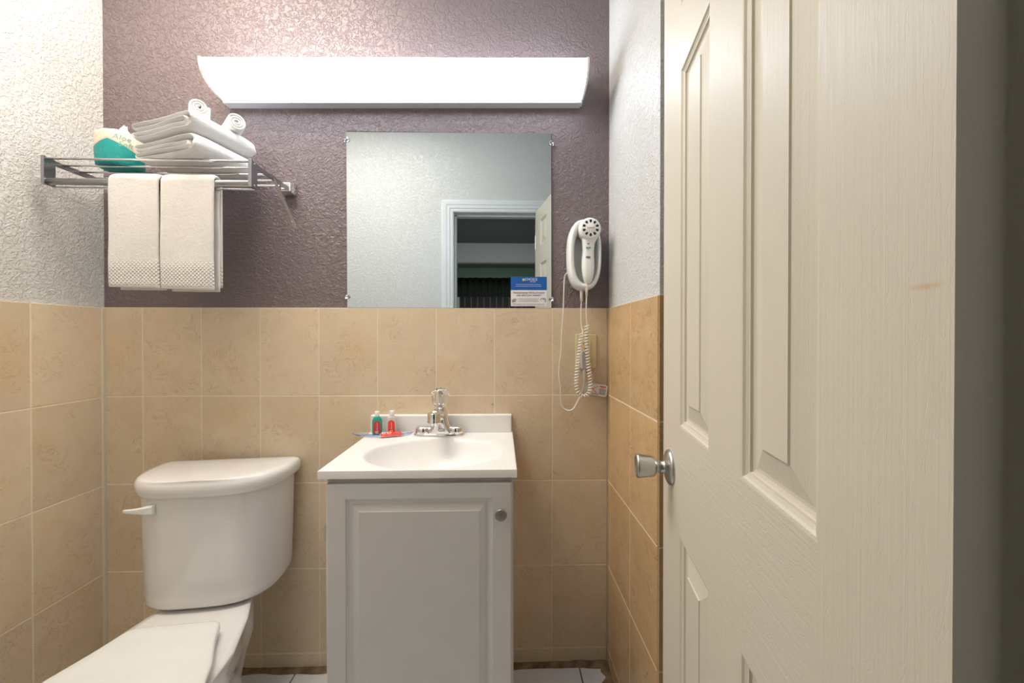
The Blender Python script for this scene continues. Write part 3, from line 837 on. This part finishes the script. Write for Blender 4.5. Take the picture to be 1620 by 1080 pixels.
# flush lever at the upper left of the tank front
bm = bmesh.new(); rg = []
for x, y, hh, dd, z in ((-.128, -.207, .0135, .006, .652), (-.131, -.213, .0140, .007, .652), (-.150, -.214, .0115, .0065, .651), (-.172, -.210, .0080, .0055, .649), (-.195, -.204, .0058, .0045, .647), (-.212, -.199, .0048, .004, .646), (-.217, -.197, .0030, .003, .646)):
    rg.append([Vector((x, y - dd, z - hh * .7)), Vector((x, y - dd, z + hh * .7)), Vector((x, y - dd * .4, z + hh)), Vector((x, y + dd * .6, z + hh)), Vector((x, y + dd, z + hh * .6)), Vector((x, y + dd, z - hh * .6)), Vector((x, y + dd * .6, z - hh)), Vector((x, y - dd * .4, z - hh))])
loft(bm, rg); box(bm, -.152, -.128, -.212, -.180, .641, .663); bm.transform(Matrix.Translation((.017, .004, .009))); tobj('flush_lever', bm, 'white_plastic', bevel=.001)
def pear(yb, yf, wb, wm, z, n=140, dx=0):
    out = []; L = (yb - yf) / 2; yc = (yb + yf) / 2
    for k in range(n):
        t = 2 * PI * k / n; c, s = math.cos(t), math.sin(t)
        y = yc + L * math.copysign(abs(c) ** (1.0 if c < 0 else .34), c)
        u = (yb - y) / (2 * L); sm = min(1, max(0, (u - .02) / .50)); sm = sm * sm * (3 - 2 * sm)
        W = wb + (wm - wb) * sm
        e = .32 if c > 0 else .85
        e = .14 + (.85 - .14) * min(1, max(0, (u - .25) / .5))
        out.append(Vector((dx + W * math.copysign(abs(s) ** e, s), y, z)))
    return out
bm = bmesh.new(); rg = []
for z, yb, yf, wb, wm in ((0, -.13, -.50, .102, .108), (.012, -.13, -.50, .100, .106), (.05, -.14, -.485, .088, .096), (.13, -.135, -.49, .086, .098), (.20, -.12, -.55, .098, .118), (.25, -.11, -.62, .112, .142), (.290, -.085, -.685, .100, .166),
                          (.318, -.045, -.712, .080, .164), (.340, -.018, -.722, .084, .170), (.356, -.012, -.728, .090, .174), (.361, -.014, -.726, .088, .172), (.3615, -.03, -.70, .075, .155)):
    rg.append(pear(yb, yf, wb, wm, z))
loft(bm, rg); tobj('bowl', bm, 'porcelain', smooth=True)
def seat_part(name, z0_, z1_, yb, yf, wb, wm):
    bm = bmesh.new(); rg = []
    for z, e in ((z0_, -.004), (z0_ + .002, 0), (z1_ - .005, 0), (z1_ - .002, -.002), (z1_, -.007), (z1_ + .0008, -.03)):
        rg.append(pear(yb + e, yf - e, wb + e, wm + e, z))
    loft(bm, rg); return tobj(name, bm, 'seat', smooth=True)
seat_part('seat', .3625, .3790, -.305, -.742, .118, .188)
seat_part('seat_lid', .3805, .3975, -.298, -.745, .120, .190)
for s in (-1, 1):
    bm = bmesh.new(); lathe(bm, [(0, 0), (.013, 0), (.013, .022), (.010, .026), (0, .027)], (0, 0, 1), (s * .060, -.292, .3610), 20)
    tobj('seat_hinge', bm, 'seat')
for s in (-1, 1):
    bm = bmesh.new(); lathe(bm, [(0, 0), (.012, 0), (.010, .010), (0, .013)], (0, 0, 1), (s * .112, -.30, .010), 18)
    tobj('bolt_cap', bm, 'white_plastic')

# ============================================================ TOWEL SHELF
RX0, RX1, RYF = -1.297, -.7213, 1.158
rk = thing('towel_shelf', 'chrome hotel towel rack shelf mounted high in the left corner', 'shelf', ((RX0 + RX1) / 2, YB, 1.57))
ZR0, ZR1 = 1.572, 1.650
for x, s, dz in ((RX0, -1, .003), (RX1, 1, 0)):
    bm = bmesh.new(); box(bm, x - .004, x + .004, RYF - .006, RYF + .022, ZR0 + dz, ZR1 + dz)
    box(bm, x - s * .0 - .0045, x + .0045, RYF - .009, RYF - .003, ZR0 + dz - .001, ZR1 + dz + .002)
    pl = obj('end_plate', bm, 'rack_steel', rk, bevel=.0008)
    for zz in (ZR0 + .008, ZR1 - .008):
        bm = bmesh.new(); lathe(bm, [(0, 0), (.003, 0), (.0025, .0018), (0, .0022)], (s, 0, 0), (x + s * .004, RYF + .008, zz + dz), 12)
        obj('screw', bm, 'dull_steel', pl)
    bm = bmesh.new()
    box(bm, x - .0015, x + .0015, RYF + .01, YB - .02, ZR1 - .016 + dz, ZR1 + dz - .001)
    obj('side_arm', bm, 'rack_steel', rk, bevel=.0005)
    # square wall mount
    bm = bmesh.new()
    sq = lambda y, h: [Vector((x + a * h, y, ZR1 - .008 + b * h)) for a, b in ((-1, -1), (1, -1), (1, 1), (-1, 1))]
    loft(bm, [sq(YB, .021), sq(YB - .014, .0205), sq(YB - .030, .0150), sq(YB - .034, .0145)])
    obj('wall_mount', bm, 'chrome', rk, bevel=.0015)
    # loose flat stay hanging from the arm
    bm = bmesh.new()
    top = Vector((x - .002 * s - (.030 if s < 0 else .012), 1.290, ZR1 - .010 + dz))
    bot = Vector((x + (.024 if s > 0 else .10), 1.335 if s > 0 else 1.300, 1.530 if s > 0 else 1.575))
    top = Vector((x + .003 * s, 1.262, ZR1 - .010)) if s > 0 else Vector((x + .06, 1.262, ZR1 - .012))
    d = (bot - top).normalized(); sd = Vector((0, 1, 0)); w_ = .0042
    sd = (sd - d * sd.dot(d)).normalized(); th = d.cross(sd) * .0008
    wv = Vector((1, 0, 0)); wv = (wv - d * wv.dot(d)).normalized()
    ww = .0040 if s > 0 else .0016
    loft(bm, [[p + wv * ww * a + th * b for a, b in ((-1, -1), (1, -1), (1, 1), (-1, 1))] for p in (top, bot)])
    if s > 0:
        e = bot; loft(bm, [[e + Vector((a * .004, b * .003, 0)) for a, b in ((-1, -1), (1, -1), (1, 1), (-1, 1))], [e + Vector((a * .004 + .002, b * .003 + .012, -.024)) for a, b in ((-1, -1), (1, -1), (1, 1), (-1, 1))]])
        lathe(bm, [(0, 0), (.0022, 0), (.0022, .004), (0, .004)], (0, -1, 0), (e.x, e.y - .002, e.z - .006), 10)
    obj('stay', bm, 'stay_metal', rk)
bm = bmesh.new(); tube(bm, [(RX0 + .004, RYF + .004, 1.5855), (RX1 - .004, RYF + .004, 1.5840)], .0095, 24)
obj('towel_bar', bm, 'dull_steel', rk, smooth=True)
for y, z in ((RYF + .002, 1.6475), (1.205, 1.6465), (1.252, 1.6465), (1.299, 1.6465), (1.343, 1.6465)):
    bm = bmesh.new(); tube(bm, [(RX0, y, z + .003), (RX1, y, z)], .0032, 12)
    obj('shelf_rod', bm, 'chrome', rk, smooth=True)
bm = bmesh.new(); tube(bm, [(RX0, 1.175, 1.574), (RX1, 1.175, 1.573)], .0024, 10)
obj('lower_rod', bm, 'chrome', rk, smooth=True)
ZS = 1.651

# ---- hanging towels
def hang(label, x0, x1, zf, zbk, seed, tilt=0.0):
    w2 = (x1 - x0) / 2; xc = (x0 + x1) / 2; yb_ = RYF + .004; zb_ = 1.5848; th = .0135; r = .0100 + th / 2
    t = thing('hand_towel', label, 'towel', (xc, yb_, zf), group='hand towels hanging on the bar')
    pth = []
    n1 = 96
    for k in range(n1 + 1):
        z = zf + (zb_ - zf) * k / n1
        pth.append(Vector((0, -r - .002 * math.sin(k / n1 * PI), z)))
    for k in range(1, 12):
        a = PI * k / 12; pth.append(Vector((0, -r * math.cos(a), zb_ + r * math.sin(a))))
    for k in range(40):
        z = zb_ + (zbk - zb_) * k / 39; pth.append(Vector((0, r, z)))
    rings = []; seg = 96
    for i, p in enumerate(pth):
        tv = (pth[min(i + 1, len(pth) - 1)] - pth[max(i - 1, 0)]).normalized(); nn = Vector((0, tv.z, -tv.y)) * -1
        ring = []
        endk = 1.0
        if i < 3: endk = (.55, .85, .96)[i]
        if i > len(pth) - 4: endk = (.55, .85, .96)[len(pth) - 1 - i]
        for k in range(seg):
            a = 2 * PI * k / seg; c, s = math.cos(a), math.sin(a)
            x = math.copysign(abs(c) ** .35, c) * w2; y = math.copysign(abs(s) ** .6, s) * th / 2 * endk
            # spread sample points evenly along the flat faces
            u = (k % (seg // 2)) / (seg // 2) * 2 - 1
            x = (-u if k < seg // 2 else u) * w2
            y = (1 if k < seg // 2 else -1) * (max(0, 1 - abs(u) ** 8)) ** .5 * th / 2 * endk
            q = Vector((xc + x, yb_ + p.y + nn.y * y, p.z + nn.z * y))
            if i <= n1:
                dn = (q.z - zf)
                q.z += tilt * x * (1 - k * 0) * max(0, 1 - dn / .25)
                wv = noise.noise(Vector((q.x * 9, q.z * 5, seed))) * .0035
                if y < 0 or True:
                    dob = 0
                    if .006 < dn < .085 and abs(u) < .97:
                        g = math.sin((q.x + q.z) * 2 * PI / .0125) * math.sin((q.x - q.z) * 2 * PI / .0125)
                        fade = min(1, (.085 - dn) / .03)
                        dob = 0 * g * fade
                    q.y += wv + (-abs(dob) if nn.y * y < 0 else 0) * 1.0 + 0
                q.x += noise.noise(Vector((q.z * 7, seed, x * 3))) * .003
            ring.append(q)
        rings.append(ring)
    bm = bmesh.new(); loft(bm, rings)
    o = obj('outer_fold', bm, 'towel_waffle', t, smooth=True)
    # inner folded layer peeping out at the bottom
    bm = ribbon([Vector((xc + .006, yb_ + .0045, zf - .004 + .29 * k / 20)) for k in range(21)], (1, 0, 0), w2 - .006, .008, seg=24, n_exp=8, wob=.002, seed=seed)
    obj('inner_fold', bm, 'towel', t, smooth=True)
    return t
hang('white hand towel with waffled hem hanging on the bar, left one', -1.1105, -.9690, 1.281, 1.300, 1.3, -.03)
hang('white hand towel with waffled hem hanging on the bar, right one', -.9655, -.8180, 1.276, 1.285, 6.1, -.03)

# ---- folded bath towels
def folded(label, cx, cy, zb, w, l, t, ang, seed, lift=0.0, xoff=0.0):
    """folded in quarters: a closed serpentine of four layers, swept over the towel's length"""
    T = thing('bath_towel', label, 'towel', (cx, cy, zb), (0, 0, ang), 'folded bath towels on the shelf')
    h = t / 4; a = w / 2
    z1, z2, z3, z4 = 3.5 * h, 2.5 * h, 1.5 * h, .5 * h
    pts = []
    def line(xa, xb, z, n=9):
        for k in range(n): pts.append((xa + (xb - xa) * k / (n - 1), z))
    def arc(xc, zc, r, a0, a1, n=7, sq=1.0):
        for k in range(1, n):
            q = a0 + (a1 - a0) * k / n; pts.append((xc + r * math.cos(q) * sq, zc + r * math.sin(q)))
    L_ = -a + h * .6
    line(L_, a - 1.6 * h, z1); arc(a - 1.6 * h, 2 * h, 1.5 * h, PI / 2, -PI / 2, 10)
    line(a - 1.6 * h, L_ + .004, z4); arc(L_ + .004, h, .5 * h, -PI / 2, -3 * PI / 2, 6)
    line(L_ + .004, a - 2.2 * h, z3); arc(a - 2.2 * h, 2 * h, .5 * h, -PI / 2, PI / 2, 6)
    line(a - 2.2 * h, L_, z2); arc(L_, 3 * h, .5 * h, -PI / 2, -3 * PI / 2, 6)
    # pinch the loose left side a little and lift the right, as the soft cloth does
    path = []
    for x, z in pts:
        u = (x + a) / w
        z2_ = z * (.88 + .14 * min(1, u * 1.2)) + lift * u * u
        path.append(Vector((x + xoff * z / t, 0, z2_)))
    n = len(path); seg = 44; rings = []
    for i, p in enumerate(path):
        tv = (path[(i + 1) % n] - path[i - 1]).normalized(); nn = Vector((-tv.z, 0, tv.x))
        ring = []
        for k in range(seg):
            u = (k % (seg // 2)) / (seg // 2) * 2 - 1
            y = (u if k < seg // 2 else -u) * l / 2
            e = (1 if k < seg // 2 else -1) * (max(0, 1 - abs(u) ** 5)) ** .5 * h * .55
            q = p + nn * e; q.y = y
            q += Vector((noise.noise(q * 16 + Vector((seed, 0, 0))) * .004, noise.noise(Vector((q.x * 10, q.z * 60, seed))) * .006 * abs(u), noise.noise(q * 13 + Vector((0, seed, 3))) * .0035))
            q.z -= (.010 * max(0, abs(u) - .6) / .4) * (p.z / t) if False else 0
            q.z = max(q.z, .0005)
            ring.append(q)
        rings.append(ring)
    bm = bmesh.new(); loft(bm, rings, closed_path=True)
    obj('folded_cloth', bm, 'towel_cool', T, local=True, smooth=True)
    return T
folded('thick folded white bath towel, lower of the two on the shelf', -.928, 1.238, ZS, .222, .205, .056, R(-15), 3.0, .004)
folded('thick folded white bath towel, upper one bearing the rolled washcloths', -.932, 1.236, ZS + .059, .226, .205, .054, R(-16), 8.0, .008)
# ---- rolled washcloths
def rolled(label, e, d, ln, rad, seed):
    d = Vector(d).normalized(); e = Vector(e)
    T = thing('rolled_washcloth', label, 'towel', tuple(e + d * ln / 2 - Vector((0, 0, rad))), group='rolled washcloths on the towel stack')
    up = Vector((0, 0, 1)); side = d.cross(up).normalized(); th = .0088; path = []; turns = rad / th - .25
    N = int(turns * 22)
    for k in range(N + 1):
        s = k / N; ang = s * turns * 2 * PI + seed; r = .003 + (rad - .003 - th / 2) * s
        path.append(e + d * ln / 2 + side * math.cos(ang) * r + up * math.sin(ang) * r)
    bm = ribbon(path, d, ln / 2, th * .98, seg=20, n_exp=6, wob=.0022, seed=seed)
    obj('rolled_cloth', bm, 'towel_cool', T, smooth=True); return T
rolled('rolled white washcloth, left and farther up on the towel stack', (-.862, 1.150, 1.797), (-.62, .78, -.02), .13, .0275, 1.0)
rolled('rolled white washcloth, right one on the towel stack', (-.8020, 1.222, 1.793), (-.72, .69, -.02), .13, .0275, 3.2)

# ---- wrapped tissue roll
rt = thing('toilet_roll', 'toilet paper roll in a teal and cream printed wrapper at the left of the shelf', 'toilet paper', (-1.166, 1.240, ZS))
bm = bmesh.new(); uvl = bm.loops.layers.uv.new('UVMap'); seg = 96; prf = [(0, 0), (.030, .0003), (.050, .001), (.0545, .004), (.0555, .012), (.0555, .050), (.0550, .090), (.0535, .099), (.048, .1035), (.026, .1045), (.018, .1025), (0, .102)]
vr = []
for r, z in prf:
    row = []
    for k in range(seg):
        a = 2 * PI * k / seg; sq = 1 + .035 * abs(math.sin(a * 2 + .5)) if z > .02 else 1
        q = Vector((-1.166 + r * sq * math.cos(a), 1.240 + r * sq * math.sin(a), ZS + z + .003 * noise.noise(Vector((math.cos(a) * 2, math.sin(a) * 2, 4))) * (z > .09)))
        row.append(bm.verts.new(q))
    vr.append(row)
def uvof(k, z): return (((k / seg) - .5) % 1.0, z / .105)
for i in range(len(prf) - 1):
    for k in range(seg):
        k2 = (k + 1) % seg
        f = bm.faces.new((vr[i][k], vr[i][k2], vr[i + 1][k2], vr[i + 1][k]))
        for lp, (kk, zz) in zip(f.loops, ((k, prf[i][1]), (k + 1, prf[i][1]), (k + 1, prf[i + 1][1]), (k, prf[i + 1][1]))):
            u, v = uvof(kk, zz); lp[uvl].uv = (u if not (kk == k + 1 and u < .001) else 1.0, v)
obj('wrapped_roll', bm, 'wrapper', rt, smooth=True)
bm = bmesh.new(); rr = []
for k in range(7):
    t_ = k / 6; c = Vector((-1.135, 1.215, ZS + .098 + .022 * t_))
    rr.append([c + Vector(((.014 - .010 * t_) * math.cos(a) * (1 + .35 * math.sin(3 * a + k)) + .006 * t_, (.012 - .007 * t_) * math.sin(a), .003 * math.sin(4 * a))) for a in [2 * PI * q / 16 for q in range(16)]])
loft(bm, rr); obj('paper_tuft', bm, 'paper', rt, smooth=True)
def bend_text(body, size, ang0, z, mat, shear=.25):
    bm = text_bm(body, size, .0001, shear); Rr = .0572
    for v in bm.verts:
        a = ang0 + v.co.x / Rr; r = Rr + v.co.z
        v.co = Vector((-1.166 + r * math.cos(a), 1.240 + r * math.sin(a), ZS + z + v.co.y))
    return obj('lettering', bm, mat, rt)
bend_text('Aloe', .022, R(-45), .080, 'teal_ink'); bend_text('Soft', .021, R(-36), .062, 'green_ink')

# ============================================================ HAIR DRYER
hd = thing('hair_dryer', 'white wall-mounted hair dryer in its holder beside the mirror', 'hair dryer', (.275, YB, 1.30))
def ov(cx, cz, a, b, y, n=48, p=2.5, shift=0.0):
    out = []
    for k in range(n):
        t = 2 * PI * k / n; c, s = math.cos(t), math.sin(t)
        out.append(Vector((cx + math.copysign(abs(c) ** (2 / p), c) * a, y, cz + math.copysign(abs(s) ** (2 / p), s) * b)))
    return out
bm = bmesh.new()
hx, hz = .2800, 1.4185
# outer shell and the hollow that holds the handset
rg = [ov(hx, hz, .056, .118, YB, p=2.6), ov(hx, hz, .057, .119, YB - .020, p=2.6), ov(hx, hz, .0565, .1185, YB - .045, p=2.6), ov(hx, hz, .053, .115, YB - .060, p=2.6), ov(hx, hz, .0495, .1115, YB - .065, p=2.6),
      ov(hx + .002, hz + .000, .044, .105, YB - .064, p=2.4), ov(hx + .003, hz - .002, .0405, .095, YB - .052, p=2.3), ov(hx + .004, hz - .004, .038, .088, YB - .028, p=2.3), ov(hx + .004, hz - .004, .034, .080, YB - .020, p=2.3)]
loft(bm, rg); obj('holder', bm, 'white_plastic', hd, smooth=True)
# handset: round head and tapering handle, one moulded body
hs = []
cz_head = 1.4985
rg = []
def handsec(z, xc, yc, a, b, n=32, p=2.3): return [Vector((v.x, v.y, z)) for v in stadium(xc, yc, a, b, z, n, p)]
hxh = .2915
for z, a, b, yc, xc in ((1.318, .0060, .006, YB - .060, .2835), (1.325, .011, .010, YB - .062, .2838), (1.345, .0160, .0145, YB - .062, .2840), (1.372, .0190, .0165, YB - .060, .2845), (1.400, .0185, .0165, YB - .057, .2850), (1.430, .0165, .0160, YB - .056, .2860), (1.455, .0190, .0180, YB - .056, .2870), (1.475, .0245, .0200, YB - .057, hxh), (1.500, .0250, .0205, YB - .057, hxh)):
    rg.append(handsec(z, xc + .0035, yc, a * 1.12, b))
bm = bmesh.new(); loft(bm, rg)
hand = obj('handset_handle', bm, 'white_plastic', hd, smooth=True)
bm = bmesh.new(); yh = YB - .030
lathe(bm, [(0, 0), (.034, 0), (.0365, .010), (.0370, .030), (.0362, .045), (.0335, .0525), (.029, .0550), (.0165, .0560), (.0155, .0565), (.0140, .0575), (0, .0580)], (0, -1, 0), (hxh, yh, cz_head), 48)
head = sharp(obj('handset_head', bm, 'white_plastic', hd), 50)
for k in range(10):
    a = 2 * PI * (k + .5) / 10; bm = bmesh.new()
    c = Vector((hxh + .0222 * math.cos(a), yh - .0562, cz_head + .0222 * math.sin(a))); ra = Vector((math.cos(a), 0, math.sin(a))); ta = Vector((-math.sin(a), 0, math.cos(a)))
    o1 = [c + ra * (.0053 * math.cos(q)) + ta * ((.0040 + .0012 * math.cos(q)) * math.sin(q)) for q in [2 * PI * j / 14 for j in range(14)]]
    loft(bm, [[p + Vector((0, .0022, 0)) for p in o1], o1]); obj('vent', bm, 'black', head)
obj('lettering', text_front('Sunbeam', .0066, hxh, yh - .0583, cz_head), 'red', head)
yf = YB - .076
bm = bmesh.new(); box(bm, .2825, .2905, yf - .0004, yf + .006, 1.4485, 1.4503); obj('slot_mark', bm, 'black', hand)
bm = bmesh.new()
for i in range(4): box(bm, .2790 + .0040 * i, .2815 + .0040 * i, yf - .0000, yf + .005, 1.4345, 1.4385)
obj('printed_mark', bm, 'teal_ink', hand)
bm = bmesh.new(); lathe(bm, [(0, 0), (.0082, 0), (.0080, .002), (0, .0025)], (0, -1, 0), (0, 0, 0), 24)
bm.transform(Matrix.Translation((.2858, YB - .0735, 1.4050)) @ Matrix.Diagonal((1, 1, .42, 1))); obj('switch', bm, 'pewter', hand)
# strain reliefs below holder and handset
bm = bmesh.new(); lathe(bm, [(0, 0), (.0048, 0), (.0050, .020), (.0060, .045), (0, .046)], (0, 0, 1), (.2710, YB - .038, 1.262), 14); obj('strain_relief', bm, 'warm_plastic', hd, smooth=True)
bm = bmesh.new(); lathe(bm, [(0, 0), (.0038, 0), (.0045, .020), (.0062, .045), (0, .046)], (0, 0, 1), (.2836, YB - .060, 1.278), 14); obj('strain_relief', bm, 'warm_plastic', hd, smooth=True)
# power lead from the holder's side down, looping up to the plug
ycd = YB - .020
pw = [(.2230, YB - .030, 1.360), (.2165, ycd, 1.345), (.2135, ycd, 1.290), (.2115, ycd, 1.215), (.2065, ycd, 1.150), (.2050, ycd, 1.095), (.1985, ycd, 1.040), (.1975, ycd, 1.010), (.2020, ycd, .970), (.2035, ycd, .930), (.2080, ycd, .902),
      (.2250, ycd, .889), (.2450, ycd, .892), (.2600, ycd, .915), (.2740, ycd, .945), (.2820, ycd - .004, .975), (.2835, ycd - .008, 1.000), (.2835, ycd - .010, 1.030)]
bm = bmesh.new(); tube(bm, catmull(pw, 6), .0026, 10, flat=.7); obj('power_cord', bm, 'cord', hd, smooth=True)
# coiled lead
bm = bmesh.new()
tube(bm, catmull([(.2710, YB - .038, 1.264), (.2700, YB - .036, 1.23), (.2715, YB - .034, 1.185), (.2760, YB - .036, 1.160), (.2720, YB - .040, 1.150)], 6), .0023, 8)
tube(bm, catmull([(.2836, YB - .060, 1.280), (.2840, YB - .055, 1.24), (.2860, YB - .050, 1.205), (.2890, YB - .048, 1.180)], 6), .0023, 8)
core = catmull([(.2875, YB - .048, 1.180), (.2880, YB - .044, 1.140), (.2905, YB - .042, 1.090), (.2960, YB - .040, 1.035), (.3020, YB - .038, .990), (.3010, YB - .038, .962), (.2900, YB - .038, .943), (.2740, YB - .038, .940), (.2590, YB - .038, .955), (.2545, YB - .038, .985), (.2570, YB - .039, 1.030), (.2630, YB - .040, 1.080), (.2680, YB - .040, 1.125), (.2725, YB - .040, 1.150)], 30)
ln = [0.0]
for i in range(1, len(core)): ln.append(ln[-1] + (core[i] - core[i - 1]).length)
pitch = .0098; tot = ln[-1]; turns = int(tot / pitch); hel = []; j = 0
for k in range(turns * 12 + 1):
    s = tot * k / (turns * 12)
    while j < len(core) - 2 and ln[j + 1] < s: j += 1
    f = (s - ln[j]) / max(1e-9, ln[j + 1] - ln[j]); p = core[j].lerp(core[j + 1], f); tv = (core[j + 1] - core[j]).normalized()
    n1 = tv.cross(Vector((0, 1, 0))).normalized(); n2 = tv.cross(n1); a = 2 * PI * k / 12
    hel.append(p + n1 * math.cos(a) * .0058 + n2 * math.sin(a) * .0058)
tube(bm, hel, .0028, 7); obj('coiled_cord', bm, 'cord', hd, smooth=True)
# plug
bm = bmesh.new(); box(bm, .2745, .2975, YB - .032, YB - .0112, 1.030, 1.092); pg = obj('plug', bm, 'grey_plug', hd, bevel=.004, segs=3)
obj('reset_button', B(.2895, .2935, YB - .0345, YB - .032, 1.080, 1.086), 'red', pg)
bm = bmesh.new(); lathe(bm, [(0, 0), (.0040, 0), (.0052, .030), (.0060, .050), (0, .050)], (0, 0, 1), (.2845, YB - .022, .985), 14); obj('strain_relief', bm, 'cord', hd, smooth=True)
# warning tag on the lead
bm = bmesh.new(); pts = stadium(0, 0, .0405, .0205, 0, 40, 8)
def tagm(dy=0): return Matrix.Translation((.3245, YB - .0195 - dy, .9600)) @ Matrix.Rotation(R(10), 4, 'Y') @ Matrix.Rotation(R(90), 4, 'X')
loft(bm, [[p + Vector((0, 0, -.0003)) for p in pts], [p + Vector((0, 0, .0003)) for p in pts]]); bm.transform(tagm()); tg = obj('warning_tag', bm, 'paper', hd)
tg['label'] = 'white tag with red heading and red cross'
bm = bmesh.new(); rr_ = random.Random(4)
for r_ in range(5):
    x = .013
    while x < .034:
        wd = rr_.uniform(.0025, .006); box(bm, x, min(x + wd, .036), .0031 - r_ * .0042, .0052 - r_ * .0042, .0003, .0005); x += wd + .001
for i in range(7): box(bm, -.030 + i * .006, -.0265 + i * .006, -.0165, -.0140, .0003, .0005)
bm.transform(tagm()); obj('small_print', bm, 'black', tg)
bm = bmesh.new(); box(bm, .012, .034, .0115, .0150, .0003, .0005); box(bm, .016, .030, .0080, .0098, .0003, .0005)
for sg in (-1, 1):
    loft(bm, [[Vector((-.034, -sg * .015 - .0009, .0004)), Vector((-.034, -sg * .015 + .0009, .0004)), Vector((-.034, -sg * .015 + .0009, .0006)), Vector((-.034, -sg * .015 - .0009, .0006))],
              [Vector((.006, sg * .012 - .0009, .0004)), Vector((.006, sg * .012 + .0009, .0004)), Vector((.006, sg * .012 + .0009, .0006)), Vector((.006, sg * .012 - .0009, .0006))]])
bm.transform(tagm()); obj('red_cross', bm, 'red', tg)
# outlet
op = thing('wall_outlet', 'ivory wall outlet plate on the tiles below the hair dryer', 'outlet', (.2925, YB - .006, 1.032))
obj('cover_plate', B(.2560, .3290, YB - .0115, YB - .006, 1.0325, 1.1505), 'ivory', op, bevel=.002)
obj('receptacle', B(.2745, .3085, YB - .0135, YB - .0112, 1.055, 1.128), 'ivory', op, bevel=.001)
obj('test_button', B(.2860, .2960, YB - .0155, YB - .0134, 1.100, 1.105), 'red', op)
bm = bmesh.new(); box(bm, .2830, .2845, YB - .0138, YB - .0130, 1.114, 1.122); box(bm, .2950, .2965, YB - .0138, YB - .0130, 1.114, 1.122)
obj('socket_slot', bm, 'black', op)
# small screw anchor left in the tile
hk = thing('screw_anchor', 'tiny screw anchor left in the tile right of the faucet', 'screw', (-.0315, YB - .006, .905))
bm = bmesh.new(); lathe(bm, [(0, 0), (.0035, 0), (.0028, .002), (.0014, .0022), (.0012, .001), (0, .001)], (0, -1, 0), (-.0315, YB - .0058, .907), 14); obj('anchor_head', bm, 'dull_steel', hk)
